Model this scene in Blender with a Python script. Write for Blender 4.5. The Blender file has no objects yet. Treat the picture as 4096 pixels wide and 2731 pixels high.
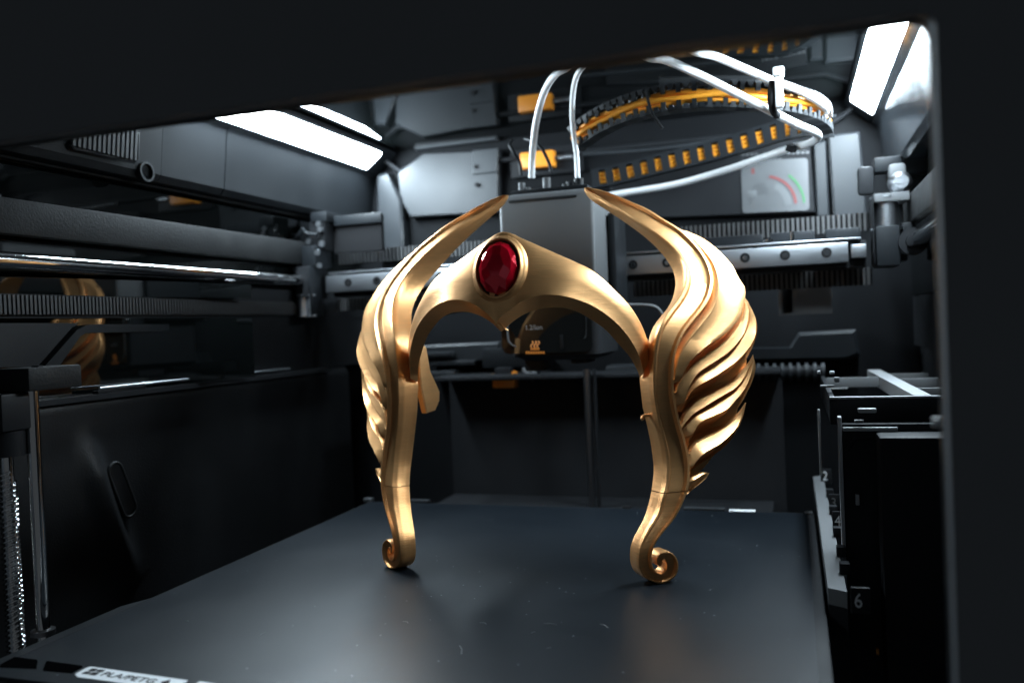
import bpy, bmesh, math, random
import numpy as np
from mathutils import Vector
random.seed(7)
MM = 0.001
sc = bpy.context.scene

# ---------------------------------------------------------------- camera
FPX, YAW, PITCH, ROLL = 3438.0, 18.243, 0.976, 2.382          # calibrated from the vanishing points
CAM = np.array([172.0, -480.0, 144.0])                         # mm, origin = centre of the build plate
_y, _p, _r = (math.radians(a) for a in (YAW, PITCH, ROLL))
FW = np.array([-math.sin(_y)*math.cos(_p), math.cos(_y)*math.cos(_p), -math.sin(_p)])
_rt = np.array([math.cos(_y), math.sin(_y), 0.0]); _up = np.cross(_rt, FW)
RT = math.cos(_r)*_rt - math.sin(_r)*_up
UP = math.cos(_r)*_up + math.sin(_r)*_rt
cd = bpy.data.cameras.new('camera'); cam = bpy.data.objects.new('camera', cd); sc.collection.objects.link(cam)
from mathutils import Matrix
cam.matrix_world = Matrix(((RT[0], UP[0], -FW[0], CAM[0]*MM), (RT[1], UP[1], -FW[1], CAM[1]*MM),
                           (RT[2], UP[2], -FW[2], CAM[2]*MM), (0, 0, 0, 1)))
cd.sensor_width = 36.0; cd.lens = FPX/4096*36
cd.clip_start = 0.005; cd.clip_end = 20
cd.dof.use_dof = True; cd.dof.focus_distance = 0.485; cd.dof.aperture_fstop = 6.6
sc.camera = cam

# ---------------------------------------------------------------- world and exposure
w = bpy.data.worlds.new('World'); sc.world = w; w.use_nodes = True
bg = w.node_tree.nodes['Background']; bg.inputs[0].default_value = (0.82, 0.92, 1.0, 1); bg.inputs[1].default_value = 0.066
sc.view_settings.view_transform = 'Standard'; sc.view_settings.look = 'None'
sc.view_settings.exposure = 0; sc.view_settings.gamma = 1
LED = 150.0                                                     # radiance of the two chamber light bars

# ---------------------------------------------------------------- materials
def mat(name, col, rough=0.5, metal=0.0, spec=0.5, emit=None, es=0, nscale=0, nrough=0.0, ncol=0.0, bump=0.0, bscale=400, stretch=(1,1,1), coat=0.0, coatr=0.05, trans=0.0, sss=0.0):
    m = bpy.data.materials.new(name); m.use_nodes = True
    nt = m.node_tree; b = nt.nodes['Principled BSDF']; L = nt.links.new
    b.inputs['Base Color'].default_value = (*col, 1); b.inputs['Roughness'].default_value = rough
    b.inputs['Metallic'].default_value = metal; b.inputs['Specular IOR Level'].default_value = spec
    if coat: b.inputs['Coat Weight'].default_value = coat; b.inputs['Coat Roughness'].default_value = coatr
    if trans: b.inputs['Transmission Weight'].default_value = trans
    if sss:
        b.inputs['Subsurface Weight'].default_value = sss; b.inputs['Subsurface Radius'].default_value = (.003, .003, .003); b.inputs['Subsurface Scale'].default_value = 1
    if emit: b.inputs['Emission Color'].default_value = (*emit, 1); b.inputs['Emission Strength'].default_value = es
    if nscale or bump:
        tc = nt.nodes.new('ShaderNodeTexCoord'); mp = nt.nodes.new('ShaderNodeMapping'); L(tc.outputs['Object'], mp.inputs[0])
        mp.inputs['Scale'].default_value = stretch
    if nscale:
        n = nt.nodes.new('ShaderNodeTexNoise'); n.inputs['Scale'].default_value = nscale; n.inputs['Detail'].default_value = 6
        L(mp.outputs[0], n.inputs['Vector'])
        if nrough:
            r = nt.nodes.new('ShaderNodeMapRange'); r.inputs['To Min'].default_value = max(.02, rough-nrough); r.inputs['To Max'].default_value = rough+nrough
            r.inputs['From Min'].default_value = .3; r.inputs['From Max'].default_value = .7
            L(n.outputs[0], r.inputs[0]); L(r.outputs[0], b.inputs['Roughness'])
        if ncol:
            r = nt.nodes.new('ShaderNodeMix'); r.data_type = 'RGBA'
            r.inputs[6].default_value = (*[c*(1-ncol) for c in col], 1); r.inputs[7].default_value = (*[min(1, c*(1+ncol)) for c in col], 1)
            L(n.outputs[0], r.inputs[0]); L(r.outputs[2], b.inputs['Base Color'])
    if bump:
        n2 = nt.nodes.new('ShaderNodeTexNoise'); n2.inputs['Scale'].default_value = bscale; n2.inputs['Detail'].default_value = 4
        L(mp.outputs[0], n2.inputs['Vector'])
        bp = nt.nodes.new('ShaderNodeBump'); bp.inputs['Strength'].default_value = bump; bp.inputs['Distance'].default_value = 0.0004
        L(n2.outputs[0], bp.inputs['Height']); L(bp.outputs[0], b.inputs['Normal'])
    return m

M = {}
M['gold'] = mat('brushed_gold', (0.90, 0.475, 0.195), 0.43, 0.78, nscale=90, nrough=0.05, ncol=0.14, bump=0.24, bscale=150, stretch=(1, 1, 14))
M['gold_foot'] = mat('layered_gold', (0.84, 0.43, 0.17), 0.43, 0.78, nscale=90, nrough=0.06, ncol=0.2, bump=0.5, bscale=150, stretch=(1, 1, 16))
M['gem'] = mat('red_gem', (0.85, 0.006, 0.028), 0.12, 0.35, coat=0.8, coatr=0.03, nscale=300, nrough=.05)
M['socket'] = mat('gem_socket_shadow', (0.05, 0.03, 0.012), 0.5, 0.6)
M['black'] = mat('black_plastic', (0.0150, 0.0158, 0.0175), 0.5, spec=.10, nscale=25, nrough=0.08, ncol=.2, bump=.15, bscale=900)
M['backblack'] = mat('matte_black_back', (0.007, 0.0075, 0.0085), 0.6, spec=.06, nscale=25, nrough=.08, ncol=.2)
M['frame'] = mat('front_frame_black', (0.105, 0.112, 0.122), 0.7, spec=.2, nscale=12, nrough=0.08, ncol=.15)
M['grain'] = mat('textured_black_plastic', (0.0085, 0.009, 0.0095), 0.55, spec=.18, nscale=40, nrough=.08, bump=.6, bscale=700)
M['panel'] = mat('charcoal_panel', (0.0095, 0.0112, 0.0132), 0.48, spec=.20, nscale=20, nrough=.06, ncol=.12, bump=.12, bscale=1200)
M['grey'] = mat('grey_plastic', (0.118, 0.122, 0.126), 0.6, spec=.25, nscale=20, nrough=.05, ncol=.1, bump=.1, bscale=1200)
M['backgrey'] = mat('back_panel_grey', (0.022, 0.0245, 0.0275), 0.45, spec=.28, nscale=14, nrough=.1, ncol=.15)
M['silver'] = mat('satin_aluminium', (0.55, 0.57, 0.60), 0.32, 1.0, nscale=80, nrough=.06, stretch=(1, 20, 20))
M['ridge'] = mat('satin_black_moulding', (0.008, 0.0085, 0.0095), 0.44, 0, .3, nscale=40, nrough=.05, bump=.5, bscale=800)
M['steel'] = mat('polished_steel', (0.62, 0.62, 0.62), 0.10, 1.0, nscale=30, nrough=.03)
M['rail'] = mat('ground_steel_rail', (0.46, 0.48, 0.51), 0.34, 1.0, nscale=60, nrough=.06, stretch=(1, 30, 30))
M['darksteel'] = mat('dark_steel', (0.20, 0.20, 0.21), 0.3, 1.0)
M['glass'] = mat('smoked_glass', (0.004, 0.005, 0.005), 0.015, 0.0, 0.5, nscale=8, nrough=.008)
M['rubber'] = mat('belt_rubber', (0.030, 0.030, 0.031), 0.6, nscale=200, nrough=.1, ncol=.3)
M['rubber_lit'] = mat('belt_tooth_rubber', (0.055, 0.055, 0.056), 0.6)  # lighter copy of the belt rubber, lit look put into the colour
M['orange'] = mat('orange_plastic', (0.85, 0.30, 0.025), 0.4, nscale=60, ncol=.1, sss=.2)
M['wire'] = mat('orange_cable', (0.90, 0.36, 0.03), 0.38, nscale=90, ncol=.12)
M['ptfe'] = mat('white_tube', (0.74, 0.75, 0.76), 0.35, nscale=40, ncol=.06, sss=.35)
M['white'] = mat('white_print', (0.78, 0.80, 0.82), 0.45, nscale=30, ncol=.04)
M['mark'] = mat('dark_print_and_gaps', (0.010, 0.010, 0.011), 0.8, spec=.15)  # also colours the cross belt bands, as painted shade between teeth
M['notch_shade'] = mat('notch_shade_black', (0.0015, 0.0015, 0.0018), 0.9, spec=0.0)
M['lightgrey'] = mat('pale_grey_plastic', (0.34, 0.35, 0.36), 0.45, nscale=40, ncol=.1)
M['gloss'] = mat('gloss_black', (0.02, 0.021, 0.022), 0.16, nscale=20, nrough=.03)
M['glossp'] = mat('satin_charcoal', (0.018, 0.021, 0.024), 0.17, nscale=20, nrough=.04)
M['sideglass'] = mat('side_window_glass', (0.003, 0.004, 0.004), 0.02, 0.0, 1.0, nscale=8, nrough=.01)
M['orangeprint'] = mat('orange_print', (0.80, 0.28, 0.04), 0.5)
M['sticker'] = mat('sticker_grey', (0.085, 0.088, 0.092), 0.4, nscale=90, ncol=.1)
M['stickerdark'] = mat('sticker_line_grey', (0.045, 0.047, 0.05), 0.4)
M['red'] = mat('red_ink', (0.15, 0.04, 0.04), 0.4); M['green'] = mat('green_ink', (0.04, 0.13, 0.055), 0.4)
M['led'] = mat('light_diffuser', (0.9, 0.9, 0.9), 0.5, emit=(0.74, 0.895, 1.0), es=LED)

def plate_mat():
    m = mat('coated_steel_sheet', (0.0045, 0.007, 0.0100), 0.40, 0.0, 0.22, nscale=9, nrough=.05, ncol=.12, bump=.25, bscale=1600)
    nt = m.node_tree; b = nt.nodes['Principled BSDF']; L = nt.links.new
    tc = nt.nodes.new('ShaderNodeTexCoord')
    v = nt.nodes.new('ShaderNodeTexVoronoi'); v.inputs['Scale'].default_value = 200; L(tc.outputs['Object'], v.inputs['Vector'])
    lt = nt.nodes.new('ShaderNodeMath'); lt.operation = 'LESS_THAN'; lt.inputs[1].default_value = 0.09; L(v.outputs['Distance'], lt.inputs[0])
    sep = nt.nodes.new('ShaderNodeSeparateColor'); L(v.outputs['Color'], sep.inputs[0])
    gt = nt.nodes.new('ShaderNodeMath'); gt.operation = 'GREATER_THAN'; gt.inputs[1].default_value = 0.88; L(sep.outputs[0], gt.inputs[0])
    mu = nt.nodes.new('ShaderNodeMath'); mu.operation = 'MULTIPLY'; L(lt.outputs[0], mu.inputs[0]); L(gt.outputs[0], mu.inputs[1])
    old = b.inputs['Base Color'].links[0].from_socket
    mx = nt.nodes.new('ShaderNodeMix'); mx.data_type = 'RGBA'; L(mu.outputs[0], mx.inputs[0]); L(old, mx.inputs[6]); mx.inputs[7].default_value = (.22, .24, .26, 1)
    L(mx.outputs[2], b.inputs['Base Color'])
    return m
M['plate'] = plate_mat()

# ---------------------------------------------------------------- helpers
def ray(px, py): return FW + (px-2048)/FPX*RT - (py-1365.5)/FPX*UP
def at(ax, v, px, py):                                         # where a line of sight meets the plane axis = v (mm)
    d = ray(px, py); t = (v-CAM[ax])/d[ax]; return CAM+t*d
def ax_(v, *P): return [at(0, v, *p) for p in P]
def ay_(v, *P): return [at(1, v, *p) for p in P]
def az_(v, *P): return [at(2, v, *p) for p in P]

class G:
    def __init__(s): s.v = []; s.f = []
    def add(s, vs, fs):
        o = len(s.v); s.v += [tuple(map(float, p)) for p in vs]; s.f += [tuple(i+o for i in f) for f in fs]; return s
    def box(s, x0, x1, y0, y1, z0, z1, b=0.0):
        if x0 > x1: x0, x1 = x1, x0
        if y0 > y1: y0, y1 = y1, y0
        if z0 > z1: z0, z1 = z1, z0
        if b <= 0:
            vs = [(x, y, z) for x in (x0, x1) for y in (y0, y1) for z in (z0, z1)]
            return s.add(vs, [(0, 1, 3, 2), (4, 6, 7, 5), (0, 4, 5, 1), (2, 3, 7, 6), (0, 2, 6, 4), (1, 5, 7, 3)])
        bm = bmesh.new(); bmesh.ops.create_cube(bm, size=1)
        for q in bm.verts: q.co = ((x0+x1)/2+q.co.x*(x1-x0), (y0+y1)/2+q.co.y*(y1-y0), (z0+z1)/2+q.co.z*(z1-z0))
        b = min(b, (x1-x0)*.45, (y1-y0)*.45, (z1-z0)*.45)
        bmesh.ops.bevel(bm, geom=bm.edges[:], offset=b, segments=2, affect='EDGES', profile=.6)
        bm.verts.index_update(); s.add([q.co for q in bm.verts], [[q.index for q in f.verts] for f in bm.faces]); bm.free(); return s
    def prism(s, poly, axis, a0, a1):                          # poly: points in the two other axes, in order
        n = len(poly); vs = []
        for a in (a0, a1):
            for u, v in poly: vs.append({0: (a, u, v), 1: (u, a, v), 2: (u, v, a)}[axis])
        return s.add(vs, [tuple(range(n)), tuple(range(2*n-1, n-1, -1))]+[(i, (i+1) % n, n+(i+1) % n, n+i) for i in range(n)])
    def loft(s, rings, cap=True, closed=False):
        n = len(rings[0]); vs = [p for r in rings for p in r]; fs = []; k = len(rings)
        for i in range(k if closed else k-1):
            a, b = i*n, ((i+1) % k)*n
            for j in range(n): fs.append((a+j, a+(j+1) % n, b+(j+1) % n, b+j))
        if cap and not closed: fs += [tuple(range(n-1, -1, -1)), tuple((k-1)*n+j for j in range(n))]
        return s.add(vs, fs)
    def tube(s, path, r, n=12, cap=True):
        P = np.array(path, float); k = len(P); R = np.full(k, r, float) if np.isscalar(r) else np.array(r, float)
        T = np.gradient(P, axis=0); T /= np.linalg.norm(T, axis=1)[:, None]+1e-12
        a = np.array([0, 0, 1.0]) if abs(T[0][2]) < .9 else np.array([1.0, 0, 0])
        N = np.cross(T[0], a); N /= np.linalg.norm(N); rings = []
        for i in range(k):
            N = N-T[i]*(N@T[i]); N /= np.linalg.norm(N); B = np.cross(T[i], N)
            rings.append([P[i]+R[i]*(math.cos(q)*N+math.sin(q)*B) for q in np.linspace(0, 2*math.pi, n, endpoint=False)])
        return s.loft(rings, cap)
    def cyl(s, a, b, r, n=16): return s.tube([a, b], r, n)
    def ring(s, c, axis, r0, r1, h, n=20):                     # flat washer
        rings = []
        for q in np.linspace(0, 2*math.pi, n, endpoint=False):
            row = []
            for rr, hh in ((r0, 0), (r1, 0), (r1, h), (r0, h)):
                u, v = rr*math.cos(q), rr*math.sin(q)
                p = {0: (hh, u, v), 1: (u, hh, v), 2: (u, v, hh)}[axis]
                row.append((c[0]+p[0], c[1]+p[1], c[2]+p[2]))
            rings.append(row)
        return s.loft(rings, False, True)

BASE = {}
def base_of(o):
    return BASE.get(o.name, (0, 0, 0)) if o else (0, 0, 0)
def thing(name, label, cat, base=(0, 0, 0), group=None):
    o = bpy.data.objects.new(name, None); sc.collection.objects.link(o); o.location = [c*MM for c in base]
    o.empty_display_size = .01; BASE[o.name] = tuple(base)
    o['label'] = label; o['category'] = cat
    if group: o['group'] = group
    return o
def mesh(name, g, m, base=(0, 0, 0), ang=38):
    me = bpy.data.meshes.new(name)
    me.from_pydata([((x-base[0])*MM, (y-base[1])*MM, (z-base[2])*MM) for x, y, z in g.v], [], g.f)
    bm = bmesh.new(); bm.from_mesh(me); bmesh.ops.recalc_face_normals(bm, faces=bm.faces[:]); bm.to_mesh(me); bm.free()
    me.materials.append(M[m])
    if ang:
        me.shade_smooth(); me.set_sharp_from_angle(angle=math.radians(ang))
    return me
def obj(name, g, m, parent=None, ang=38, label=None):
    b = base_of(parent); o = bpy.data.objects.new(name, mesh(name, g, m, b, ang)); sc.collection.objects.link(o)
    if parent: o.parent = parent; BASE[o.name] = b
    if label: o['label'] = label
    return o
def solo(name, g, m, label, cat, group=None, ang=38):
    o = obj(name, g, m, None, ang); o['label'] = label; o['category'] = cat
    if group: o['group'] = group
    return o
def struct(name, g, m, ang=38):
    o = obj(name, g, m, None, ang); o['kind'] = 'structure'; return o
def copies(name, me, parent, spots, mode=None):                # alike pieces sharing one mesh
    b = base_of(parent)
    for p in spots:
        o = bpy.data.objects.new(name, me); sc.collection.objects.link(o); o.parent = parent
        o.location = [(p[i]-b[i])*MM for i in range(3)]; BASE[o.name] = b
def crom(P, n=8):
    P = [np.array(p, float) for p in P]; Q = [2*P[0]-P[1]]+P+[2*P[-1]-P[-2]]; out = []
    for i in range(1, len(Q)-2):
        for t in np.linspace(0, 1, n, endpoint=False):
            a, b, c, d = Q[i-1:i+3]
            out.append(.5*((2*b)+(-a+c)*t+(2*a-5*b+4*c-d)*t*t+(-a+3*b-3*c+d)*t**3))
    out.append(P[-1]); return np.array(out)
def arc_resample(P, n):
    P = np.array(P, float); d = np.r_[0, np.cumsum(np.linalg.norm(np.diff(P, axis=0), axis=1))]; s = np.linspace(0, d[-1], n)
    return np.stack([np.interp(s, d, P[:, i]) for i in range(P.shape[1])], 1)
def text_geo(txt, size, place, fit=0):                                # place(u, v, depth) -> world mm
    cu = bpy.data.curves.new('t', 'FONT'); cu.body = txt; cu.size = 1; cu.resolution_u = 2
    o = bpy.data.objects.new('t', cu); sc.collection.objects.link(o)
    dg = bpy.context.evaluated_depsgraph_get(); me = bpy.data.meshes.new_from_object(o.evaluated_get(dg))
    if fit: fx = fit/(max(v.co.x for v in me.vertices)*size)
    else: fx = 1.0
    g = G(); n = len(me.vertices)
    vs = [place(v.co.x*size*fx, v.co.y*size, 0) for v in me.vertices]+[place(v.co.x*size*fx, v.co.y*size, .15) for v in me.vertices]
    fs = [tuple(p.vertices) for p in me.polygons]
    g.add(vs, [tuple(i+n for i in f) for f in fs]+fs)
    bpy.data.objects.remove(o); bpy.data.curves.remove(cu); bpy.data.meshes.remove(me)
    return g

# ================================================================ setting: the chamber
WX, YB, YF, ZC, ZF = 276.0, 348.0, -236.0, 334.0, -190.0
struct('floor', G().box(-WX-60, WX, YF, YB, ZF-6, ZF), 'black')
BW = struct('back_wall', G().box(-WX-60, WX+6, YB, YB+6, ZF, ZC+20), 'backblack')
struct('wall_left', G().box(-WX-60, -WX-52, YF, YB, ZF, ZC+20), 'black')
struct('wall_right', G().box(WX, WX+6, YF, YB, ZF, ZC+20), 'black')
lid = thing('top_lid', 'smoked glass lid over the chamber, mirroring the light bars', 'lid', (0, 0, ZC))
obj('glass_pane', G().box(-WX-52, WX, YF+20, YB, ZC, ZC+5), 'glass', lid)
obj('lid_rim', G().box(-WX, WX, YF+6, YF+19, ZC-1, ZC+8, 1), 'black', lid)

# ---- front frame: black surround of the door opening
fr = thing('front_frame', 'black out-of-focus front frame around the door opening', 'frame', (0, -232, ZF))
IX, LZ = 208.5, 220.3
def rrect_corner(cx, cz, r, a0, a1, n=8): return [(cx+r*math.cos(q), cz+r*math.sin(q)) for q in np.linspace(a0, a1, n)]
out = [(-420, ZF-40), (-420, 520), (420, 520), (420, ZF-40), (IX, ZF-40)]
inn = rrect_corner(IX-5, LZ-5, 5, 0, math.pi/2)+rrect_corner(-IX+5, LZ-5, 5, math.pi/2, math.pi)+[(-IX, ZF-40)]
obj('surround', G().prism(out+inn, 1, -237, -230), 'frame', fr, 30)
lip_o = [(IX+2, ZF-40)]+rrect_corner(IX-4, LZ-4, 6, 0, math.pi/2)+rrect_corner(-IX+4, LZ-4, 6, math.pi/2, math.pi)+[(-IX-2, ZF-40)]
lip_i = [(-IX+.3, ZF-40)]+list(reversed(rrect_corner(IX-5, LZ-5, 4.7, 0, math.pi/2)+rrect_corner(-IX+5, LZ-5, 4.7, math.pi/2, math.pi)))+[(IX-.3, ZF-40)]
obj('seal_lip', G().prism(lip_o+lip_i, 1, -229.6, -226), 'black', fr, 30)

# ---- side bezels with the light bars
def side(sg, which):
    lab = {'L': 'left', 'R': 'right'}[which]
    bz = thing('light_housing', f'charcoal plastic housing carrying the {lab} light bar under the lid', 'housing', (sg*250, 0, 258), 'light bar housings')
    prof = [(sg*221, 332.5), (sg*222.5, 329.2), (sg*246, 309.6), (sg*247, 307), (sg*252, 262), (sg*256, 257.5), (sg*272, 257.5), (sg*272, 332.5)]
    inset = [(sg*221, 332.5), (sg*221.6, 329.0), (sg*223.8, 327.2), (sg*225.5, 329.2), (sg*243.0, 314.5), (sg*241.4, 312.4), (sg*246, 308.5), (sg*247, 306.5), (sg*252, 262), (sg*256, 257.5), (sg*272, 257.5), (sg*272, 332.5)]
    pm = 'panel' if sg < 0 else 'glossp'
    obj('front_section', G().prism(prof, 1, YF+8, 25.5), pm, bz, 30)
    obj('middle_section', G().prism(inset, 1, 25.8, 96.4), pm, bz, 30)
    obj('rear_section', G().prism(inset, 1, 97.6, YB-.5), pm, bz, 30)
    lt = thing('light_bar', f'glowing white light bar along the {lab} side under the lid', 'light', (sg*233, 100, 320), 'chamber light bars')
    dn = np.array([-sg*.65, 0, -.76]); a = np.array([sg*224.2, 0, 327.2]); b = np.array([sg*242.6, 0, 312.6])
    ring = [a+dn*1.2+(b-a)*.05, b+dn*1.2-(b-a)*.05, b, b-dn*1.2, a-dn*1.2, a]
    obj('diffuser', G().loft([[p+np.array([0, y, 0])for p in ring] for y in (30, 319)]), 'led', lt, 20)
    for y0, y1 in ((26, 29.7), (319.2, 346)):
        obj('end_cap', G().loft([[p+np.array([0, y, 0])+dn*.8 for p in ring] for y in (y0, y1)]), 'panel', lt, 20)
    return bz
bzL = side(-1, 'L'); bzR = side(1, 'R')
# vent grille and boss on the left bezel
vy = np.linspace(-56, -4, 14)
obj('vent_backing', G().loft([[(-246.8+ (283-z)*.11 - 4.2, y, z) for y, z in ((-56, 266.5), (-3.5, 266.5), (-3.5, 292), (-56, 292))], [(-246.8+(283-z)*.0-3.6+0.6, y, z) for y, z in ((-56, 266.5), (-3.5, 266.5), (-3.5, 292), (-56, 292))]]), 'mark', bzL)
sl = mesh('vent_slat', G().loft([[(-251.4+2.2, -1.1, 267), (-251.4+2.2, 1.1, 267), (-251.4+4.3, 1.1, 267), (-251.4+4.3, -1.1, 267)], [(-248.6+2.2, -1.1, 292), (-248.6+2.2, 1.1, 292), (-248.6+4.3, 1.1, 292), (-248.6+4.3, -1.1, 292)]]), 'grey', (0, 0, 0), 30)
copies('vent_slat', sl, bzL, [(0, y, 0) for y in vy])
obj('vent_rim', G().tube([(-248.0, -58, 268), (-248.6, -56, 265.6), (-248.6, -4, 265.6), (-247.9, -1.5, 268), (-245.9, -1.5, 292)], 1.0, 8), 'panel', bzL)
obj('round_boss', G().ring((-254, 9, 261.5), 0, 5.4, 7.0, 5, 24).cyl((-253.9, 9, 261.5), (-252.2, 9, 261.5), 5.4, 20), 'panel', bzL)

# ---- left side: windows, trims
wl = thing('side_window', 'dark glass side window behind the left guide rod, reflecting the gold wing', 'window', (-271, 60, 115))
obj('upper_pane', G().box(-273, -271, YF+6, YB-1, 189, 257), 'glass', wl)
def tilted(z0, z1): return G().loft([[(-274+.175*(y+30)-2, y, z0), (-274+.175*(y+30), y, z0), (-274+.175*(y+30), y, z1), (-274+.175*(y+30)-2, y, z1)] for y in (YF+6, 120)])
obj('middle_pane', tilted(176, 187.5), 'sideglass', wl)
obj('lower_pane', tilted(112, 161), 'sideglass', wl)
obj('sill', G().box(-328, -258, YF+6, 260, 108, 111.5), 'black', wl)
obj('rear_jamb', G().box(-290, -266, 121, YB-1, 111.8, 188), 'black', wl)
obj('middle_rail', G().box(-290, -265, YF+6, YB-1, 161.3, 175.7), 'black', wl)
wr = thing('side_window', 'dark glass side window at the far right beside the door post', 'window', (271, 60, 115))
obj('upper_pane', G().box(271, 273, YF+6, YB-1, 157, 257), 'glass', wr)
obj('lower_pane', G().box(271, 273, YF+6, YB-1, 113.5, 156), 'black', wr)
for sg, lab in ((-1, 'wide textured grey beam along the left wall above the steel rod'), (1, 'wide textured grey beam along the right wall above the steel rod')):
    bm_ = thing('side_beam', lab, 'beam', (sg*260, -20, 209.5), 'side beams')
    obj('web', G().box(sg*256, sg*264, YF+8, 262, 209.5, 230.5, 1.2), 'grain', bm_)
    obj('upper_flange', G().box(sg*264.2, sg*271, YF+8, 262, 227.5, 230), 'black', bm_)
e0, e1 = ax_(-262, (80, 640), (730, 770))
solo('window_gasket', G().tube([(-264, YF+8, 256), (-264, 90, 255.8), (-264, 330, 255.5)], 1.0, 8), 'grain', 'thin grey gasket line under the left light bezel', 'gasket')
for sg, lab in ((-1, 'polished steel rod running along the left wall'), (1, 'polished steel rod running along the right wall behind the door post')):
    rd = thing('guide_rod', lab, 'rod', (sg*256, 0, 194), 'side guide rods')
    obj('shaft', G().tube([(sg*256, YF+10, 194), (sg*256, 300, 194)], 5.2, 28), 'steel', rd, 60)
    obj('end_block', G().box(sg*249, sg*263, 300, 316, 185, 203, 2), 'black', rd)

def belt_y(sg, label, x, z0, z1, y0, y1, pitch=3.0):
    b = thing('toothed_belt', label, 'belt', (x, y0, z0), 'toothed drive belts')
    obj('belt_band', G().box(x-sg*-.0, x+sg*1.2, y0, y1, z0, z1), 'rubber', b)
    tm = mesh('belt_tooth', G().box(-.05 if sg > 0 else -1.0, 1.7 if sg < 0 else .05, -.85, .85, z0+.2, z1-.2), 'rubber', (0, 0, 0), 0)
    copies('belt_tooth', tm, b, [(x+(-sg)*(.0)+(-sg*.55), y, 0) for y in np.arange(y0+2, y1-1, pitch)])
    for o in b.children:
        if o.name.startswith('belt_tooth'): o.location.z = -z0*MM
def belt_x(label, y, z0, z1, x0, x1, pitch=3.9):
    b = thing('toothed_belt', label, 'belt', (x0, y, z0), 'toothed drive belts')
    obj('belt_band', G().box(x0, x1, y, y+1.2, z0, z1), 'mark', b)  # band near-black and teeth lighter; shade of the gaps put into colour
    tm = mesh('belt_tooth', G().box(-1.0, 1.0, -2.2, .05, .2, z1-z0-.2), 'rubber_lit', (0, 0, 0), 0)
    copies('belt_tooth', tm, b, [(x, y, z0) for x in np.arange(x0+2, x1-1, pitch)])
belt_y(-1, 'black toothed belt along the left wall below the steel rod', -263, 163.2, 175, YF+12, 236)
belt_x('black toothed belt behind the crown, above the right half of the steel rail', 262, 208.5, 223, 62, 232)
belt_x('black toothed belt left of the print head, above the left half of the rail', 262, 211, 224, -246, -40)
belt_x('dark toothed belt below the right half of the steel rail', 262, 165.5, 180, 40, 232)
belt_x('dark toothed belt below the left half of the steel rail', 262, 166, 178, -250, -60)

# lower left cover with its bracket
lc = thing('side_cover', 'textured charcoal cover panel with a slanted window trim, lower left wall', 'cover', (-262, -100, 110))
def yz(x, P): return [tuple(at(0, x, *p)[1:]) for p in P]
obj('cover_plate', G().prism(yz(-262, [(-90, 1292), (318, 1292), (286, 1312), (150, 1466), (-90, 1470)]), 0, -269, -262), 'panel', lc, 25)
obj('window_trim', G().prism(yz(-262, [(348, 1300), (385, 1297), (760, 1297), (760, 1322), (345, 1331), (322, 1345), (236, 1466), (178, 1466), (310, 1318)]), 0, -268, -262), 'panel', lc, 25)
br = thing('rod_bracket', 'textured grey bracket at the top of the left vertical rod', 'bracket', (-214, -132, 125))
q = ax_(-213, (40, 1474), (292, 1468), (286, 1538), (50, 1546))
ya, yb = q[0][1], q[1][1]; za, zb = q[2][2]-1.0, q[0][2]
obj('bracket_body', G().box(-226, -203, ya+2, yb-4, za, zb, 1.2), 'grain', br)
obj('clip_tab', G().box(-212, -207, ya+12, ya+15, zb-.5, zb+.8, .3), 'black', br)
obj('bracket_arm', G().box(-262, -226.2, ya+4, yb-6, za+2, zb-1), 'black', br)
vr = thing('vertical_rod', 'slim polished vertical rod at the left edge of the plate', 'rod', (-211, -133, -170))
vp = at(0, -211, 124, 1560)
obj('shaft', G().tube([(-211, vp[1], -170), (-211, vp[1], za)], 3.6, 20), 'steel', vr, 60)
obj('flange', G().ring((-211, vp[1], -8), 2, 3.6, 6, 2.5), 'darksteel', vr)
ls = thing('lead_screw', 'threaded steel lead screw at the far left edge', 'screw', (-219, -140, -170))
sp = at(0, -219, 22, 1760); sy, sx = sp[1], -219
th = []
obj('core', G().tube([(sx, sy, -170), (sx, sy, 100)], 3.4, 16), 'steel', ls, 60)
for k in range(3):
    pts = [(sx+4.1*math.cos(t), sy+4.1*math.sin(t), -165+ (t+k*2.094)/(2*math.pi)*8.0) for t in np.arange(0, 2*math.pi*30, .42)]
    obj('thread', G().tube(pts, .75, 6), 'steel', ls, 60)
obj('nut', G().tube([(sx, sy, 88), (sx, sy, 101)], 9, 20), 'black', ls, 60)
obj('upper_mount', G().box(sx-18, sx+10, sy-10, sy+12, 101.5, za-.5, 1), 'black', ls)

# lower left body panel with a ridge raised to catch a crescent of light
bp_ = thing('lower_panel', 'black lower left panel with a ridge shaped to catch light and an oblong slot', 'panel', (-258, 40, -100))
c0 = at(0, -258, 600, 1950); slope_p, slope_q = at(0, -258, 350, 1690), at(0, -258, 535, 2270)
g = G(); ny, nz = 150, 110; Y = np.linspace(-150, 300, ny); Z = np.linspace(-150, 111, nz); V = []
dirv = np.array([slope_q[1]-slope_p[1], slope_q[2]-slope_p[2]]); ln = np.linalg.norm(dirv); dirv /= ln; nrm = np.array([-dirv[1], dirv[0]])
nrm = nrm if nrm[0] > 0 else -nrm
for z in Z:
    for y in Y:
        r = np.array([y-slope_p[1], z-slope_p[2]]); s_ = r@dirv/ln; d_ = r@nrm
        env = max(0, 1-abs((s_-.52)/.62)**2.4); bow = -5*math.sin(math.pi*min(1, max(0, s_)))
        dd = d_-bow
        ramp = 0
        bump_ = 8.0*env*math.exp(-(dd/9.0)**2)*min(1, max(0, s_*3))  # added ridge, shaped so the panel catches a crescent highlight
        fall = min(1, max(0, (95-dd)/80)); x = -262+bump_
        if z > 104: x -= (z-104)**2*.10
        V.append((x, y, z))
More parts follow.
